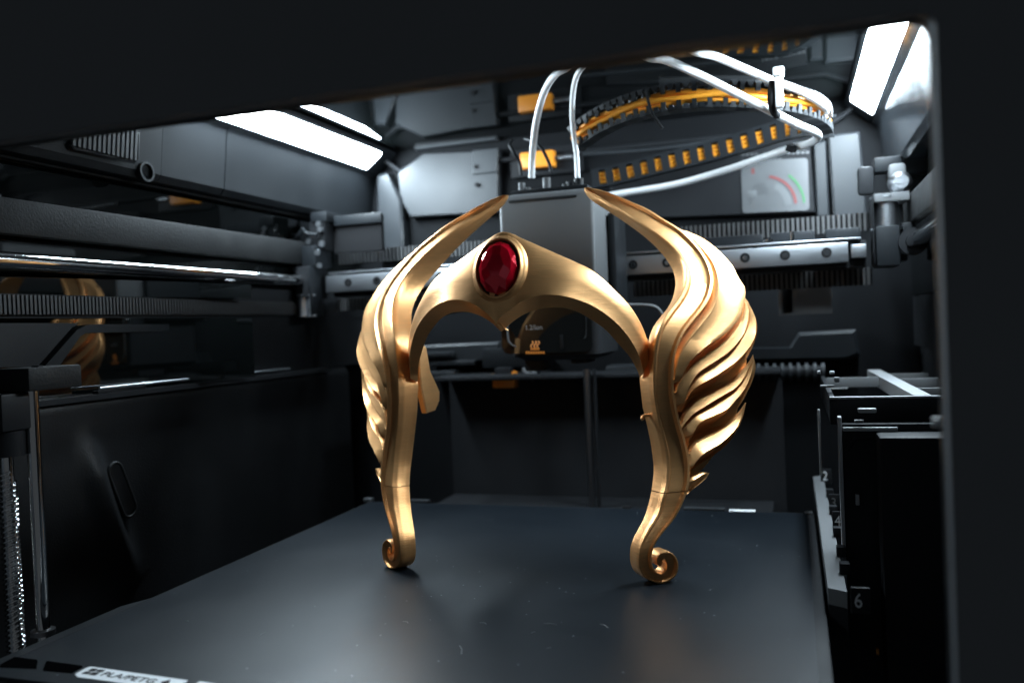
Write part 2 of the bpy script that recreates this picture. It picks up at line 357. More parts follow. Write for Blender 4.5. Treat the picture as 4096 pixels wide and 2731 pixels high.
F = [(i*ny+j, i*ny+j+1, (i+1)*ny+j+1, (i+1)*ny+j) for i in range(nz-1) for j in range(ny-1)]
g.add(V, F); panel_o = obj('shell', g, 'ridge', bp_, 60)
obj('top_edge_strip', G().tube([(-259.5, -33, 115.2), (-260, 60, 115.0), (-260, 190, 114.8)], .9, 8), 'silver', bp_, 60)
obj('pull_recess', G().box(-266, -260.5, -33, 10, 109.5, 113.8, .8), 'black', bp_)
sa, sb = at(0, -264, 435, 1885), at(0, -264, 490, 2030)
pth = [sa+(sb-sa)*t for t in np.linspace(0, 1, 6)]
cap = []
du = (sb-sa)/np.linalg.norm(sb-sa); dn_ = np.cross(du, (1, 0, 0))
hw = 6.0; R_ = lambda c, a: c+hw*(math.cos(a)*dn_+math.sin(a)*du)
ov = [R_(sb, a) for a in np.linspace(0, math.pi, 9)]+[R_(sa, a) for a in np.linspace(math.pi, 2*math.pi, 9)]
ov2 = [p+np.array([5.5, 0, 0]) for p in ov]
loop = arc_resample(np.array(ov2+[ov2[0]]), 60)
obj('slot_rim', G().tube(loop, 1.1, 8), 'grain', bp_, 60)
obj('slot', G().loft([[p+np.array([-2, 0, 0]) for p in ov2], [p+np.array([.2, 0, 0]) for p in ov2]]), 'mark', bp_)

# ---------------------------------------------------------------- back wall dressing
bk = BW
def xz(y, P): return [tuple(at(1, y, *p)[[0, 2]]) for p in P]
def slab(name, P, y0, y1, m, par, b=1.2):
    poly = xz(y0, P); g = G(); cx = np.mean([p[0] for p in poly]); cz = np.mean([p[1] for p in poly])
    sm = [(p[0]+(cx-p[0])*b/max(8, abs(p[0]-cx)+1), p[1]+(cz-p[1])*b/max(8, abs(p[1]-cz)+1)) for p in poly]
    g.loft([[(u, y1, v) for u, v in poly], [(u, y0+b, v) for u, v in poly], [(u, y0, v) for u, v in sm]])
    return obj(name, g, m, par, 30)
slab('rear_panel', [(1590, 690), (1690, 615), (1990, 600), (1990, 850), (1640, 868), (1600, 800)], 336, 347.5, 'backgrey', bk)
slab('rear_panel', [(1640, 560), (1980, 520), (1985, 560), (1660, 600)], 338, 347.5, 'backgrey', bk)
slab('seam_strip', [(1888, 600), (1990, 590), (1990, 690), (1888, 700)], 334.5, 335.8, 'backgrey', bk)
obj('panel_bolt', G().cyl((-126.5, 333.6, 288), (-126.5, 336, 288), 2.4).cyl((-126.5, 333.6, 306), (-126.5, 336, 306), 2.4), 'mark', bk)
cp = BW
slab('corner_pillar', [(1505, 700), (1545, 690), (1602, 790), (1612, 960), (1612, 1030), (1505, 1030)], 332, 347.5, 'backgrey', cp, 2.5)
rp = BW
slab('rear_panel', [(2440, 660), (2950, 560), (3240, 560), (3262, 850), (2440, 880)], 341, 347.5, 'black', rp)
rg = BW
slab('rear_panel', [(3310, 540), (3440, 525), (3470, 860), (3335, 870)], 336, 347.5, 'backgrey', rg, 2)
slab('rear_panel', [(3252, 570), (3305, 560), (3318, 868), (3268, 872)], 339, 347.5, 'backgrey', rg, 2)
gk = solo('lid_gasket', G().tube([(-232, 335, 326), (-215, 340, 312), (-190, 341, 311), (0, 342, 311.5), (150, 342, 311), (205, 341, 311), (222, 337, 320), (232, 330, 328)], 2.6, 10), 'black', 'black rubber gasket along the top of the rear wall', 'gasket')
# sticker
st = thing('sticker', 'grey rounded sticker with a red and green curved diagram on the rear wall', 'sticker', (158, 340, 238))
SY = 340.6
def rr_poly(x0, x1, z0, z1, r, n=5):
    return [(cx+r*math.cos(a), cz+r*math.sin(a)) for cx, cz, a0 in ((x1-r, z1-r, 0), (x0+r, z1-r, 90), (x0+r, z0+r, 180), (x1-r, z0+r, 270)) for a in np.radians(np.linspace(a0, a0+90, n))]
sx0, sz1 = at(1, SY, 2963, 648)[[0, 2]]; sx1, sz0 = at(1, SY, 3238, 832)[[0, 2]]
skew = -.06
def shp(p): return (p[0], p[1]+(p[0]-sx0)*skew*.6)
g = G(); poly = [shp(p) for p in rr_poly(sx0, sx1, sz0, sz1, 3)]; g.prism(poly, 1, SY-.4, SY); obj('sticker_sheet', g, 'sticker', st)
cx, cz = sx0+19, sz0+4
def arc2(r, a0, a1, wd, y, n=22):
    a = np.radians(np.linspace(a0, a1, n)); P = [(cx+(r-wd)*math.cos(q), cz+(r-wd)*math.sin(q)) for q in a]+[(cx+r*math.cos(q), cz+r*math.sin(q)) for q in a[::-1]]
    g = G()
    for i in range(n-1): g.prism([P[i], P[i+1], P[2*n-2-i], P[2*n-1-i]], 1, y-.15, y)
    return g
obj('red_curve', arc2(29, 2, 78, 2.6, SY-.55), 'red', st); obj('green_curve', arc2(36, 2, 50, 2.2, SY-.55), 'green', st)
obj('pale_curve', arc2(24, 0, 60, 6, SY-.5), 'grey', st)
for k in range(5): obj('grey_line', arc2(13+k*2.1, 70+k*4, 165-k*12, .6, SY-.5), 'stickerdark', st)
obj('icon_block', G().box(sx0+5, sx0+13, SY-.7, SY-.45, sz0+14, sz0+20, .1), 'grey', st); obj('red_dot', G().box(sx0+9, sx0+12, SY-.7, SY-.45, sz1-12, sz1-7), 'red', st)
hd = at(1, SY, 2965, 625)
for k in range(15):
    if k in (4, 9): continue
    obj('caption_stroke', G().box(hd[0]+k*4.0, hd[0]+k*4.0+3.0, SY-.3, SY, hd[2]-k*.25, hd[2]-k*.25+2.2), 'sticker', st)
for k in range(9): obj('caption_stroke', G().box(hd[0]+k*4.0, hd[0]+k*4.0+3.0, SY-.3, SY, hd[2]-5-k*.25, hd[2]-5-k*.25+2.0), 'stickerdark', st)
# orange latch on back wall
for (pa, pb), lab in ((((2078, 612), (2215, 664)), 'orange latch block on the rear wall behind the print head'),):
    lt = thing('cutter_latch', lab, 'latch', (-60, 330, 300))
    a, b = at(1, 330, *pa), at(1, 330, *pb)
    obj('latch_body', G().box(a[0], b[0], 330, 342, b[2], a[2], 2), 'orange', lt)
    obj('spring', G().tube([(b[0]+1+t*1.0, 334+2.2*math.cos(t*4), (a[2]+b[2])/2+2.2*math.sin(t*4)) for t in np.arange(0, 17, .2)], .5, 6), 'silver', lt)
    obj('latch_housing', G().box(a[0]-14, b[0]+26, 342.2, 347.5, b[2]-6, a[2]+6, 2), 'black', lt)

# lower back: purge shelf, grey step, bellows, rod
ps = thing('purge_shelf', 'pale grey ridged shelf on the rear wall under the crown arch', 'shelf', (-140, 330, 95))
slab('shelf_top', [(1690, 1382), (1995, 1368), (1990, 1440), (1690, 1462)], 315, 347.5, 'backgrey', ps, 2)
for i, (p0, p1, dy) in enumerate((((1690, 1410), (1808, 1428), 306), ((1690, 1446), (1900, 1460), 308), ((1690, 1486), (1818, 1512), 300))):
    a, b = at(1, dy, *p0), at(1, dy, *p1); obj('ridge', G().box(a[0], b[0], dy, 347, b[2], a[2], 1.8), 'backgrey', ps)
a, b = at(1, 306, 1925, 1395), at(1, 306, 2130, 1468); obj('side_block', G().box(a[0], b[0], 306, 347, b[2], a[2], 2), 'panel', ps)
pb_ = thing('wiper_block', 'black wiper block with an orange pad behind the crown', 'wiper', (-95, 285, 70))
a, b = at(1, 285, 1968, 1517), at(1, 285, 2060, 1551); obj('orange_pad', G().box(a[0], b[0], 285, 297, b[2], a[2], 1.5), 'orange', pb_)
a, b = at(1, 287, 1978, 1472), at(1, 287, 2040, 1515); obj('upper_stop', G().box(a[0], b[0], 287, 300, b[2], a[2], 1), 'black', pb_)
a, b = at(1, 290, 1800, 1500), at(1, 290, 2150, 1570); obj('body', G().box(a[0], b[0], 297.3, 345, b[2], a[2], 3), 'black', pb_)
a = at(1, 286, 1972, 1502); obj('brass_pin', G().cyl((a[0], 284, a[2]), (a[0], 287, a[2]), 1.6), 'gold', pb_)
a = at(1, 286, 2060, 1493); obj('orange_pin', G().ring((a[0], 284, a[2]), 1, 1.0, 2.4, 2, 14), 'orange', pb_)
a = at(1, 288, 2128, 1500); obj('lever', G().tube([(a[0]-9, 288, a[2]+6), (a[0], 288, a[2]-2), (a[0]+8, 288, a[2]+7)], [1.5, 4, 3], 10), 'grey', pb_)
gs = thing('rear_step', 'grey stepped ledge on the rear wall right of the crown', 'ledge', (185, 335, 103))
slab('step_body', [(2900, 1392), (3155, 1392), (3196, 1330), (3425, 1318), (3442, 1420), (3400, 1440), (2900, 1450)], 325, 347.5, 'panel', gs, 3)
pp = at(1, 330, 2530, 1500); solo('purge_cover', G().box(pp[0]-26, pp[0]+3, 330, 347, pp[2]-6, pp[2]+10, 4), 'backgrey', 'rounded grey cover between the crown leg and print head at the rear', 'cover')
bl = thing('bellows_hose', 'ribbed hose along the rear wall right of the crown', 'hose', (120, 300, 90))
a, b = at(1, 300, 2960, 1488), at(1, 300, 3300, 1485)
obj('core', G().tube([a, b], 5.2, 14), 'black', bl, 60)
rm = mesh('hose_rib', G().ring((0, 0, 0), 0, 5.0, 7.6, 2.6, 20), 'backgrey', (0, 0, 0), 30)
copies('hose_rib', rm, bl, [a+(b-a)*t for t in np.linspace(.02, .96, 11)])
a = at(1, 250, 2350, 1560); b = at(1, 250, 2378, 1990)
rr = thing('rear_rod', 'dull vertical rod standing behind the crown', 'rod', (a[0], 250, -150))
obj('shaft', G().tube([(a[0], 250, -150), (a[0], 250, 104)], 3.2, 18), 'darksteel', rr, 60)
obj('side_bar', G().box(a[0]+4.5, a[0]+7, 251, 256, -150, 104, .5), 'black', rr)
solo('rear_lower_cover', G().box(-150, 160, 256.5, 300, 96, 100, 2).box(-150, 160, 296, 300, -150, 96), 'black', 'black lower rear cover behind the crown legs', 'cover')

# ================================================================ gantry
gy = 222.0
xg = thing('cross_gantry', 'dark cross gantry with a bright steel linear rail behind the crown', 'gantry', (0, gy, 165))
def rail_z(px, pt, pb): return at(1, gy, px, pt), at(1, gy, px, pb)
l_t, l_b = rail_z(1300, 1100, 1168); r_t, r_b = rail_z(3392, 974, 1052)
zt, zb_ = (l_t[2]+r_t[2])/2, (l_b[2]+r_b[2])/2
rail = obj('linear_rail', G().box(l_t[0], r_t[0], gy, gy+10, zb_, zt, .8), 'rail', xg)
for i, (px, py) in enumerate(((1270, 1148), (1393, 1138), (1507, 1127), (1760, 1113), (2532, 1062), (2668, 1057), (2980, 1035), (3140, 1023), (3306, 1010))):
    c = at(1, gy, px, py); c[2] = (zt+zb_)/2+.5
    o = obj('rail_screw', G().ring((c[0], gy-.35, c[2]), 1, 1.9, 3.9, .6, 18), 'mark', rail)
    o2 = obj('screw_head', G().tube([(c[0], gy-.5, c[2]), (c[0], gy+.1, c[2])], 2.0, 14), 'steel', rail)
obj('beam', G().box(-236, 226, gy+10.3, gy+30, zb_-4, zt+1.5, 1), 'black', xg, 30)
obj('top_flange', G().box(-236, 222, gy+1.5, gy+24, zt+1.7, zt+3.4, .5), 'rail', xg)
obj('end_stop', G().box(r_t[0]+2, r_t[0]+13, gy+2, gy+10, zb_+3, zt-2, .8), 'rail', xg)
a = at(1, gy+20, 3168, 948); obj('stop_pin', G().cyl((a[0], gy+14, zt+3), (a[0], gy+14, zt+12), 2).ring((a[0]-18, gy+14, zt+5), 2, 1.5, 5, 2), 'steel', xg)
a, b = at(1, gy+34, 2830, 925), at(1, gy+34, 3060, 990)
for x0, x1 in ((a[0]-8, a[0]+44), (a[0]+50, a[0]+84), (a[0]+92, a[0]+118)):
    obj('belt_clamp', G().box(x0, x1, gy+24, gy+38, zt+3.6, zt+13, 1.5), 'panel', xg)
for px, w_ in ((3120, 10), (3190, 42)):
    a = at(1, gy+44, px, 1240); obj('lower_tab', G().box(a[0]-w_/2+6, a[0]+w_/2+6, gy+44, gy+48, a[2]-4, zb_-4, 1), 'grey', xg)
# carriages
def carriage(px0, px1, lab, sg):
    cg = thing('gantry_carriage', lab, 'carriage', (sg*252, 210, 160), 'gantry end carriages')
    return cg
cl = carriage(0, 0, 'black left end carriage of the gantry with two small steel pulleys', -1)
def pbox(name, par, y, p0, p1, depth, m, b=1.2):
    a, c = at(1, y, *p0), at(1, y, *p1); return obj(name, G().box(a[0], c[0], y, y+depth, c[2], a[2], b), m, par)
pbox('lower_block', cl, 205, (1176, 1068), (1236, 1190), 34, 'black'); pbox('front_rib', cl, 203.5, (1232, 1064), (1246, 1262), 22, 'panel', .8)
pbox('middle_block', cl, 212, (1204, 984), (1262, 1066), 30, 'panel'); pbox('upper_block', cl, 222, (1240, 850), (1306, 884), 26, 'panel')
pbox('column', cl, 224, (1236, 886), (1300, 1000), 24, 'black'); pbox('rear_plate', cl, 240, (1330, 872), (1530, 1000), 6, 'mark')
pbox('rear_plate_edge', cl, 236, (1330, 866), (1525, 888), 4, 'panel', .8); pbox('side_tab', cl, 230, (1288, 888), (1302, 952), 4, 'grey', .8)
for px, py, r in ((1212, 1222, 4.6), (1243, 1222, 3.6)):
    a = at(1, 210, px, py)
    obj('pulley', G().tube([(a[0], 210, a[2]-10), (a[0], 210, a[2]-8.6), (a[0], 210, a[2]-8.5), (a[0], 210, a[2]+8.5), (a[0], 210, a[2]+8.6), (a[0], 210, a[2]+10)], [r+1.4, r+1.4, r, r, r+1.4, r+1.4], 20), 'silver', cl, 30)
for px, py, y, r in ((1275, 896, 221, 2.6), (1270, 1010, 210, 2.4), (1278, 1062, 212, 2.2), (1282, 918, 221, 2.6), (1235, 966, 220, 2.5), (1288, 975, 220, 2.8)):
    a = at(1, y, px, py); obj('bolt', G().cyl((a[0], y-1.5, a[2]), (a[0], y+1, a[2]), r, 14), 'silver', cl)
a = at(1, 215, 1165, 945); b = at(1, 215, 1195, 940); c = at(1, 215, 1205, 912)
obj('cable_hook', G().tube(crom([a, (a+b)/2+np.array([0, 0, -1.0]), b, b+np.array([3, 0, 3.0])]), 2.3, 8).tube(crom([c, c+np.array([4, 2, -5]), c+np.array([14, 4, -7])]), 1.8, 8), 'panel', cl, 60)
cr = carriage(0, 0, 'grey right end carriage of the gantry with a large steel pulley', 1)
pbox('lower_block', cr, 212, (3502, 905), (3604, 1060), 36, 'panel', 1.5); pbox('front_rib', cr, 210.5, (3490, 775), (3502, 1056), 30, 'black', .8)
pbox('cap', cr, 213, (3496, 776), (3640, 798), 26, 'grey', .8); pbox('rear_post', cr, 226, (3504, 800), (3520, 904), 14, 'black', .8)
a = at(1, 222, 3546, 852)
obj('pulley', G().tube([(a[0], 224, a[2]-12.5), (a[0], 224, a[2]-11), (a[0], 224, a[2]-10.9), (a[0], 224, a[2]+10.9), (a[0], 224, a[2]+11), (a[0], 224, a[2]+12.5)], [11.5, 11.5, 8.5, 8.5, 11.5, 11.5], 28), 'silver', cr, 30)
pbox('upper_bracket', cr, 238, (3496, 632), (3610, 680), 18, 'panel', 1.5); pbox('bracket_arm', cr, 236, (3608, 600), (3712, 690), 16, 'panel', 2)
pbox('tensioner_body', cr, 232, (3555, 655), (3628, 712), 14, 'grey', 3); pbox('left_post', cr, 240, (3462, 700), (3476, 758), 6, 'grey', 1); pbox('cheek', cr, 239, (3430, 668), (3500, 775), 10, 'black', 3)
a = at(1, 230, 3604, 728); obj('tension_knob', G().tube([(a[0], 226, a[2]), (a[0], 230, a[2]), (a[0], 236, a[2])], [5, 8, 9], 18), 'silver', cr, 50)
pbox('inner_block', cr, 222, (3606, 890), (3665, 960), 24, 'panel', 1.5)
a = at(1, 214, 3610, 975); obj('rod_bushing', G().ring((256, 206, 194), 1, 5.4, 10, 6, 24), 'black', cr)

# ================================================================ print head
TY = 120.0
tl, tr = at(1, TY, 1992, 775), at(1, TY, 2372, 775); zt_h = (tl[2]+tr[2])/2+2; x0, x1 = tl[0], tr[0]
th_ = thing('print_head', 'dark grey print head with a black lower face behind the crown', 'print head', ((x0+x1)/2, 160, 112))
g = G(); prof = []
def rr3(x0, x1, y0, y1, r, z, n=5): return [(p[0], p[1], z) for p in rr_poly(x0, x1, y0, y1, r, n)]
g.loft([rr3(x0+2, x1-2, TY+2, 204, 3, 172), rr3(x0, x1, TY, 206, 3.2, 174), rr3(x0, x1, TY, 206, 3.2, zt_h-4), rr3(x0+1.2, x1-1.2, TY+1.2, 205, 3.2, zt_h-1.4), rr3(x0+5, x1-5, TY+5, 202, 6, zt_h)])
obj('upper_shell', g, 'grey', th_, 50)
obj('top_edge_strip', G().box(x0+8, x1-12, TY-.6, TY+1.2, zt_h-6.5, zt_h-4.6, .4), 'backgrey', th_)
obj('left_cheek', G().box(x0-9, x0-1.0, TY+26, 204, 166, zt_h-9, 2), 'panel', th_)
obj('right_cheek', G().box(x1+1.0, x1+7, TY+40, 204, 150, zt_h-14, 3), 'panel', th_)
obj('top_cap', G().box(x0+6, x1-6, TY+10, 200, zt_h+.2, zt_h+4, 1.5), 'panel', th_)
lo = obj('lower_body', G().loft([rr3(x0+10, x1-10, TY+16, 200, 6, 118), rr3(x0+2, x1-2, TY+9, 205, 6, 122), rr3(x0+1, x1-1, TY+9, 205, 6, 171.6)]), 'black', th_, 40)
fx0 = at(1, TY+8, 2010, 1350)[0]; fx1 = at(1, TY+8, 2370, 1350)[0]
obj('face_plate', G().loft([[(u, y, v) for u, v in rr_poly(fx0, fx1, 124, 171, 5)] for y in (TY+8.9, TY+6)]), 'glass', th_, 40)
a = at(1, TY+5.5, 2010, 1270)
obj('face_groove', G().tube(crom([(fx0+5, TY+6, 168), (fx0+5, TY+6, 138), (fx0+6.5, TY+6, 132), (fx0+11, TY+6, 129)]), .7, 8), 'grey', th_, 60)
obj('face_groove', G().tube(crom([(fx1-4, TY+6, 168), (fx1-4, TY+6, 138), (fx1-6.0, TY+6, 133)]), .5, 8), 'panel', th_, 60)
# printed marks on the face
FYM = TY+5.9
def wave(px):
    return [at(1, FYM, px+5*math.sin(t*2*math.pi), 1364+t*26) for t in np.linspace(0, 1, 12)]
wm = obj('heat_symbol', G().tube(wave(2128), .5, 6).tube(wave(2141), .5, 6).tube(wave(2153), .5, 6), 'orangeprint', th_, 60)
a, b = at(1, FYM, 2122, 1392), at(1, FYM, 2158, 1399); obj('symbol_bar', G().box(a[0], b[0], FYM-.3, FYM+.1, b[2], a[2], .1), 'orangeprint', wm)
for k in range(8):
    a, b = at(1, FYM, 2103+k*9.6, 1405), at(1, FYM, 2103+k*9.6+7.4, 1415); obj('caption_stroke', G().box(a[0], b[0], FYM-.3, FYM+.1, b[2], a[2]), 'orangeprint', wm)
tx = at(1, FYM, 2100, 1320)
obj('head_marking', text_geo('1.2/ion', 5.2, lambda u, v, d: (tx[0]+u*.95, FYM-d, tx[2]+v)), 'lightgrey', th_, 0)
a, b = at(1, TY+30, 2110, 1420), at(1, TY+30, 2190, 1480); obj('nozzle_block', G().box(a[0], b[0], TY+22, TY+50, b[2], a[2]+4, 1.5), 'black', th_)
a = at(1, TY+30, 2150, 1487); obj('nozzle', G().tube([(a[0], TY+34, a[2]+6), (a[0], TY+34, a[2]+3), (a[0], TY+34, a[2]-2)], [4, 4, .8], 14), 'darksteel', th_)
a, b = at(1, TY+30, 2290, 1400), at(1, TY+30, 2360, 1450); obj('nozzle_block', G().box(a[0], b[0], TY+22, TY+50, b[2], a[2]+4, 1.5), 'black', th_)
a, b = at(1, TY+6, 2240, 1338), at(1, TY+6, 2254, 1396); obj('fan_label', G().box(a[0], b[0], TY+5.5, TY+5.9, b[2], a[2], .1), 'panel', th_)
for px, h, r in ((2086, 9, 2.6), (2110, 5, 2.2), (2186, 11, 3.0), (2258, 5, 2.0), (2285, 6, 4.0), (2315, 8, 3.6)):
    a = at(1, 150, px, 720); obj('fitting', G().tube([(a[0], 150, zt_h+3.5), (a[0], 150, zt_h+3.5+h)], r, 14), 'grey' if r < 3.2 else 'panel', th_, 40)
def cable(name, pts, r, m, lab, cat, grp=None, n=10): return solo(name, G().tube(crom(pts, 8), r, n), m, lab, cat, grp, 60)
def p3(y, px, py): return at(1, y, px, py)
cable('thin_cable', [p3(152, 2086, 700), p3(152, 2078, 650), p3(150, 2055, 610), p3(154, 2040, 580), p3(170, 2050, 560)], 1.3, 'black', 'thin black cable curling left off the top of the print head', 'cable', 'thin print head cables')
cable('thin_cable', [p3(160, 2205, 690), p3(160, 2195, 650), p3(160, 2170, 600), p3(164, 2140, 570), p3(175, 2100, 555)], 1.3, 'black', 'thin black cable arching behind the thick white tube', 'cable', 'thin print head cables')

cable('thin_cable', [p3(140, 2470, 1222), p3(145, 2540, 1219), p3(148, 2610, 1224), p3(150, 2640, 1245), p3(152, 2662, 1285)], 1.3, 'grey', 'thin dark cable loop, lit look painted in grey, between the brow band and right wing', 'cable', 'thin print head cables')  # dark cable coloured grey, putting light off the crown into its colour
cable('hose', [p3(215, 1672, 1312), p3(215, 1700, 1284), p3(215, 1760, 1256), p3(215, 1830, 1240), p3(215, 1900, 1234)], 2.6, 'backgrey', 'grey curved hose under the left half of the brow band', 'hose')

# ================================================================ tubes and cable chain
tubes = 'white filament tubes'
cable('filament_tube', [p3(150, 2127, 712), p3(146, 2130, 620), p3(132, 2145, 490), p3(105, 2175, 375), p3(70, 2215, 305), p3(20, 2262, 272), p3(-60, 2340, 225), p3(-90, 2500, 165), p3(-50, 2650, 150)], 2.5, 'ptfe', 'thick white tube rising straight from the left of the print head top', 'tube', tubes, 14)
cable('filament_tube', [p3(150, 2311, 712), p3(150, 2306, 620), p3(146, 2291, 500), p3(128, 2290, 400), p3(100, 2302, 320), p3(70, 2330, 268), p3(10, 2400, 205), p3(-40, 2500, 165)], 1.9, 'ptfe', 'thin grey-white tube rising from the right of the print head top', 'tube', tubes, 14)
cable('filament_tube', [p3(-20, 2480, 165), p3(30, 2590, 226), p3(60, 2660, 240), p3(90, 2780, 292), p3(110, 2940, 372), p3(125, 3088, 448), p3(135, 3180, 495), p3(150, 3262, 532), p3(172, 3268, 556), p3(190, 3225, 578), p3(205, 3165, 592), p3(225, 3060, 628), p3(245, 2900, 682), p3(260, 2700, 738), p3(262, 2480, 775), p3(262, 2400, 790)], 2.8, 'ptfe', 'long white tube sweeping right, bending sharply and returning along the rear', 'tube', tubes, 14)
cable('filament_tube', [p3(-20, 2700, 150), p3(40, 2785, 206), p3(80, 2860, 226), p3(110, 2970, 272), p3(130, 3085, 322), p3(145, 3190, 360), p3(165, 3270, 405), p3(185, 3302, 440), p3(205, 3285, 462), p3(220, 3230, 470)], 2.7, 'ptfe', 'white tube running over the black pipe into the right bend', 'tube', tubes, 14)
cable('bowden_tube', [p3(290, 2330, 618), p3(300, 2600, 600), p3(300, 2900, 560), p3(296, 3060, 520)], 2.2, 'backgrey', 'blue-grey tube passing behind the cable chain', 'tube')
pp_ = thing('support_pipe', 'glossy black pipe above the cable chain', 'pipe', (130, 145, 305))
obj('pipe', G().tube([p3(140, 2640, 330), p3(142, 2850, 322), p3(146, 3080, 322)], 3.4, 16), 'gloss', pp_, 60)
a = p3(140, 2640, 330); obj('pipe_mouth', G().ring((a[0]-.4, a[1], a[2]), 0, 2.0, 3.6, 1.0, 18), 'panel', pp_)
ct = thing('cable_tie', 'white tie clip binding the tubes to the chain', 'clip', (163, 128, 285))
a, b = p3(118, 3098, 310), p3(118, 3136, 435); obj('tie_strap', G().box(a[0], b[0], 112, 118, b[2], a[2], 1.6), 'ptfe', ct)
obj('tie_head', G().box(a[0]-1, b[0]+1, 110, 119, a[2]-1, a[2]+5, 1.5), 'ptfe', ct)
obj('tie_band', G().tube(crom([p3(120, 3090, 330), p3(116, 3086, 400), p3(122, 3100, 455), p3(135, 3128, 462)]), 2.6, 8), 'mark', ct, 60)
cc2 = solo('tube_band', G().tube([p3(196, 3170, 580), p3(198, 3162, 605)], 4.0, 12), 'mark', 'black band around the white tube after its sharp bend', 'band')

def chain(label, path, wlink, hlink, face, grp, n, orange=True, open_side='front'):
    ch = thing('cable_chain', label, 'cable chain', tuple(path[0]), grp)
    P = arc_resample(crom(path, 10), n+1)
    for i in range(n):
        p, q_ = P[i], P[i+1]; t = (q_-p); L_ = np.linalg.norm(t); t /= L_; sd = np.cross(t, (0, 0, 1)); sd /= np.linalg.norm(sd); up = np.cross(sd, t)
        mid = (p+q_)/2; g = G()
        def bx(c, a, b_, c_, e=0):
            vs = [c+sx*a*t/2+sy*b_*sd/2+sz*c_*up/2 for sx in (-1, 1) for sy in (-1, 1) for sz in (-1, 1)]
            g.add(vs, [(0, 1, 3, 2), (4, 6, 7, 5), (0, 4, 5, 1), (2, 3, 7, 6), (0, 2, 6, 4), (1, 5, 7, 3)])
        la = L_*.52
        for s_ in (-1, 1): bx(mid+up*s_*hlink*.46, L_*.97, wlink, 1.6); bx(mid+up*s_*hlink*.36+sd*wlink*.44, L_*.80, 1.6, hlink*.26); bx(mid+up*s_*hlink*.36-sd*wlink*.44, L_*.80, 1.6, hlink*.26)
        bx(mid+sd*wlink*.47, la, 1.5, hlink*.9); bx(mid-sd*wlink*.47, la, 1.5, hlink*.9)
        obj('chain_link', g, 'panel' if i % 2 else 'grain', ch, 20)
    return ch, P
near = [p3(160, 2300, 560), p3(150, 2390, 495), p3(140, 2510, 440), p3(132, 2660, 400), p3(132, 2830, 382), p3(138, 3000, 385), p3(150, 3140, 400), p3(170, 3240, 428), p3(192, 3288, 462), p3(215, 3300, 490)]
# open upper run: comb-edged links with orange cables between
uc = thing('cable_chain', 'upper comb-edged cable chain full of orange cables', 'cable chain', tuple(near[0]), 'cable chains')
P = arc_resample(crom(near, 10), 47)
lk_t = G()
for i in range(46):
    p, q_ = P[i], P[i+1]; t = q_-p; L_ = np.linalg.norm(t); t /= L_; sd = np.cross(t, (0, 0, 1)); sd /= np.linalg.norm(sd); up = np.cross(sd, t); mid = (p+q_)/2
    g = G()
    for s_ in (-1, 1):
        h = 6.4 if i % 2 else 3.4; yy = 8.6 if s_ > 0 else -8.6
        c = mid+up*yy
        for (a_, b_, c_, off) in ((L_*.92, 11, 1.7, 0), (L_*.62, 2.0, h, -s_*h*.4)):
            cc_ = c+up*off+(sd*4.6 if c_ == h else 0)
            vs = [cc_+sx*a_*t/2+sy*b_*sd/2+sz*c_*up/2 for sx in (-1, 1) for sy in (-1, 1) for sz in (-1, 1)]
            g.add(vs, [(0, 1, 3, 2), (4, 6, 7, 5), (0, 4, 5, 1), (2, 3, 7, 6), (0, 2, 6, 4), (1, 5, 7, 3)])
            if c_ == h:
                vs = [v-2*4.6*sd for v in vs]; g.add(vs, [(0, 1, 3, 2), (4, 6, 7, 5), (0, 4, 5, 1), (2, 3, 7, 6), (0, 2, 6, 4), (1, 5, 7, 3)])
    obj('chain_link', g, 'panel' if i % 3 else 'backgrey', uc, 20)
for k, (du_, ds, r) in enumerate(((3.0, 1, 2.0), (-.4, 2, 2.1), (-3.4, 0, 1.8), (1.5, -2, 2.0))):
    pts = []
    for i in range(len(P)):
        t = P[min(i+1, len(P)-1)]-P[max(i-1, 0)]; t /= np.linalg.norm(t); sd = np.cross(t, (0, 0, 1)); sd /= np.linalg.norm(sd); up = np.cross(sd, t)
        pts.append(P[i]+up*(du_+.9*math.sin(i*.5+k*2))+sd*(ds+.8*math.sin(i*.37+k)))
    obj('orange_cable', G().tube(pts, r, 10), 'wire', uc, 60)
obj('black_tie', G().tube(crom([p3(128, 2585, 370), p3(122, 2600, 430), p3(125, 2625, 480), p3(125, 2650, 515)]), 1.1, 8), 'mark', uc, 60)
far = [p3(235, 3320, 505), p3(262, 3250, 500), p3(278, 3150, 518), p3(285, 3020, 556), p3(290, 2850, 606), p3(292, 2650, 655), p3(292, 2470, 700), p3(292, 2370, 718)]
lc_ = thing('cable_chain', 'lower cable chain with a row of orange windows', 'cable chain', tuple(far[-1]), 'cable chains')
P = arc_resample(crom(far, 10), 19)
for i in range(18):
    p, q_ = P[i], P[i+1]; t = q_-p; L_ = np.linalg.norm(t); t /= L_; sd = np.cross(t, (0, 0, 1)); sd /= np.linalg.norm(sd); up = np.cross(sd, t); mid = (p+q_)/2
    g = G(); H = 17.0
    for a_, b_, c_, cc_ in ((L_*1.0, 9, 2.2, mid+up*H*.44), (L_*1.0, 9, 2.2, mid-up*H*.44), (L_*.56, 1.6, H, mid+sd*3.6+t*L_*.2), (L_*.56, 1.6, H, mid-sd*3.6+t*L_*.2)):
        vs = [cc_+sx*a_*t/2+sy*b_*sd/2+sz*c_*up/2 for sx in (-1, 1) for sy in (-1, 1) for sz in (-1, 1)]
        g.add(vs, [(0, 1, 3, 2), (4, 6, 7, 5), (0, 4, 5, 1), (2, 3, 7, 6), (0, 2, 6, 4), (1, 5, 7, 3)])
    obj('chain_link', g, 'panel', lc_, 20)
